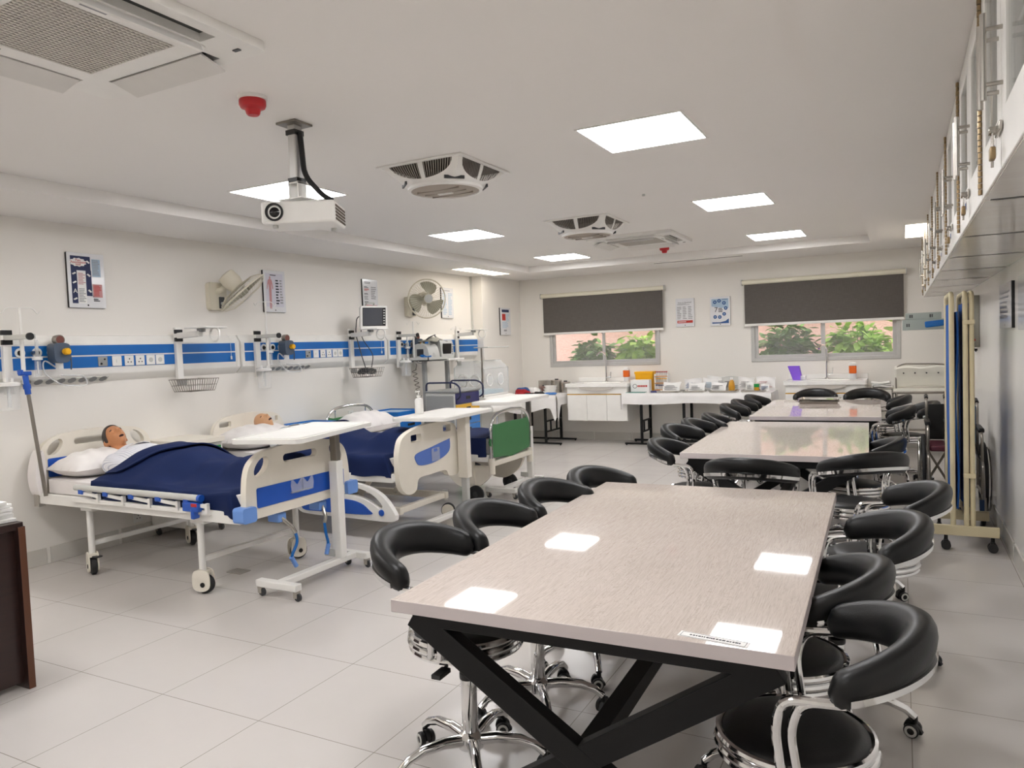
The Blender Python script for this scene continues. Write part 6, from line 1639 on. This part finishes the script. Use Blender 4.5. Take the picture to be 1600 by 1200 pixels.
# wheelchairs
def wheelchair(lab, loc, rz, w_, folded):
    t = thing('wheelchair', lab, 'wheelchair', loc, rz, 'wheelchairs by the right wall'); h = w_ / 2   # local +x is forward
    for s_ in (-1, 1):
        y = s_ * (h + .03)
        W = B().ring((-.10, y, .30), .285, .016, 44, 10, 'Y').build('big_wheel', TYRE, t)
        b = B().ring((-.10, y + s_ * .035, .30), .255, .008, 36, 8, 'Y')
        b.build('push_rim', STEEL, W)
        b = B().cyl((-.10, y - .03, .30), (-.10, y + .03, .30), .025, 12)
        for k in range(24):
            a = 2 * PI * k / 24; b.tube([(-.10, y + (.02 if k % 2 else -.02), .30), (-.10 + .27 * math.cos(a), y, .30 + .27 * math.sin(a))], .002, 4)
        b.build('spokes', STEEL, W)
        y2 = s_ * h
        B().tube(fillet([(-.28, y2, .92), (-.22, y2, .88), (-.20, y2, .48), (-.20, y2, .20)], .04), .011, 8).tube(fillet([(-.20, y2, .70), (.16, y2, .70), (.20, y2, .62), (.20, y2, .20)], .05), .011, 8).tube([(-.20, y2, .48), (.22, y2, .48)], .011, 8).tube(fillet([(-.20, y2, .22), (.20, y2, .22), (.30, y2, .20)], .03), .011, 8).tube(fillet([(.20, y2, .48), (.28, y2, .46), (.40, y2 * .9, .12)], .05), .011, 8).build('side_frame', DSTEEL, t)
        B().box(-.17, y2 - .022, .70, .14, y2 + .022, .735).build('arm_pad', BLACK, t, .01)
        B().cyl((-.36, y2, .925), (-.25, y2, .91), .016, 10).build('push_handle', BLACK, t)
        c = B().lathe([(.07, -.014), (.085, -.010), (.085, .010), (.07, .014)], (.27, y2, .085), 24, 'Y').build('front_wheel', TYRE, t)
        B().beam((.27, y2, .085), (.22, y2, .20), .05, .02).build('fork', DSTEEL, c)
        if not folded: B().cbox((.42, s_ * (h * .5), .12), (.14, h * .8, .012)).build('foot_plate', mat('blue foot plate', '1E4374', .4), t, .003)
        else: B().cbox((.40, s_ * (h * .6), .16), (.012, .03, .12)).build('foot_plate', mat('blue foot plate', '1E4374', .4), t)
    if folded:
        B().sheet(lambda u, v: (-.18 + .36 * u, h * .8 * (2 * v - 1), .50 + .16 * (1 - abs(2 * v - 1))), 10, 12, .01).build('seat_sling', BLACK, t)
        B().sheet(lambda u, v: (-.22 - .10 * (1 - abs(2 * v - 1)), h * .9 * (2 * v - 1), .50 + .38 * u), 10, 12, .01).build('back_sling', mat('blue sling', '2A5E88', .7), t)
    else:
        B().box(-.19, -h + .01, .485, .20, h - .01, .535).build('seat_cushion', MAROON, t, .015)
        B().box(-.22, -h + .012, .54, -.20, h - .012, .86).build('back_sling', BLACK, t, .006)
        b = B()
        for s_ in (-1, 1): b.beam((-.02 * s_, -s_ * h, .20), (-.02 * s_, s_ * h, .47), .02, .02, (1, 0, 0))
        b.build('cross_brace', DSTEEL, t)
wheelchair('wheelchair with maroon seat and blue foot plates facing the camera beside the farthest table', (.27, 7.45, 0), -PI / 2, .15, False)
wheelchair('folded black wheelchair standing behind the folding screen along the right wall', (.50, 6.98, 0), -PI / 2, .10, True)

# stretcher with rolled canvas in the far right corner
t = thing('stretcher_trolley', 'wheeled stretcher with an upright white canvas back in the far right corner', 'stretcher', (.20, 10.2, 0))
b = B()
for y in (-.26, .26): b.tube([(-.30, y, .80), (.40, y, .80)], .016, 10); b.tube([(-.30, y, .30), (.40, y, .30)], .014, 8)
for x in (-.26, .36):
    for y in (-.26, .26): b.tube([(x, y, .09), (x, y, .80)], .016, 10)
    b.tube([(x, -.26, .80), (x, .26, .80)], .014, 8); b.tube([(x, -.26, .30), (x, .26, .30)], .014, 8)
b.build('trolley_frame', STEEL, t)
for x in (-.26, .36):
    for y in (-.26, .26): small_caster(t, x, y, .10, .045)
B().plate(rect(.05, 0, .34, .25, .03), .80, .845, 'Z').build('mattress_pad', CANVAS, t, .012)
def cv(u, v): return (-.27 + .66 * u, -.20 + .05 * math.sin(PI * u) * .3 + .06 * (1 - v) , .85 + .235 * v + .012 * math.sin(11 * u) * (v) + .02 * math.sin(PI * u))
B().sheet(cv, 30, 14, .10).build('canvas_back', CANVAS, t, .02, ang=80)
b = B()
for k in range(5): b.cyl((-.18 + .12 * k, -.225, 1.03), (-.18 + .12 * k, -.17, 1.03), .008, 10)
b.build('eyelet', BLACK, t)
B().tube(fillet([(-.26, -.16, .83), (-.26, -.16, 1.10), (-.18, -.16, 1.14), (.20, -.16, 1.13), (.40, -.16, 1.09)], .06), .009, 8).build('back_rail', DSTEEL, t)
B().tube(fillet([(.36, -.24, 1.06), (.38, -.25, .98), (.36, -.25, .93), (.39, -.25, .88)], .02), .006, 6).build('strap', BLACK, t)
t = thing('instrument_trolley', 'small steel trolley with newspapers between the right sink and the stretcher', 'trolley', (-.215, 10.25, 0))
for z in (.25, .835): B().box(-.125, -.25, z, .125, .25, z + .018).build('shelf', STEEL, t, .004)
for x in (-.115, .115):
    for y in (-.24, .24): B().cyl((x, y, .09), (x, y, .84), .011, 10).build('post', STEEL, t); small_caster(t, x, y, .10, .04)
r = random.Random(8)
for k in range(3):
    o = B().sheet(lambda u, v: (.20 * (u - .5), .36 * (v - .5), .006 * math.sin(6 * u + k) + .008 * math.sin(5 * v)), 8, 8, .010).build('newspaper', [PAPER, GINK][k % 1], None, loc=(-.215 + r.uniform(-.01, .01), 10.22, .875 + .020 * k), rz=r.uniform(-.12, .12))
    tag(o, 'folded newspaper on the small steel trolley, %s of three' % ('lowest', 'middle', 'topmost')[k], 'newspaper', 'newspapers on the steel trolley')
# floor socket plate under the first bed
o = B().plate(rect(0, 0, .07, .05, .006), 0, .004, 'Z').build('floor_socket', STEEL, None, loc=(-4.17, 3.66, 0)); tag(o, 'small steel plate set in the floor under the nearest bed', 'floor plate')
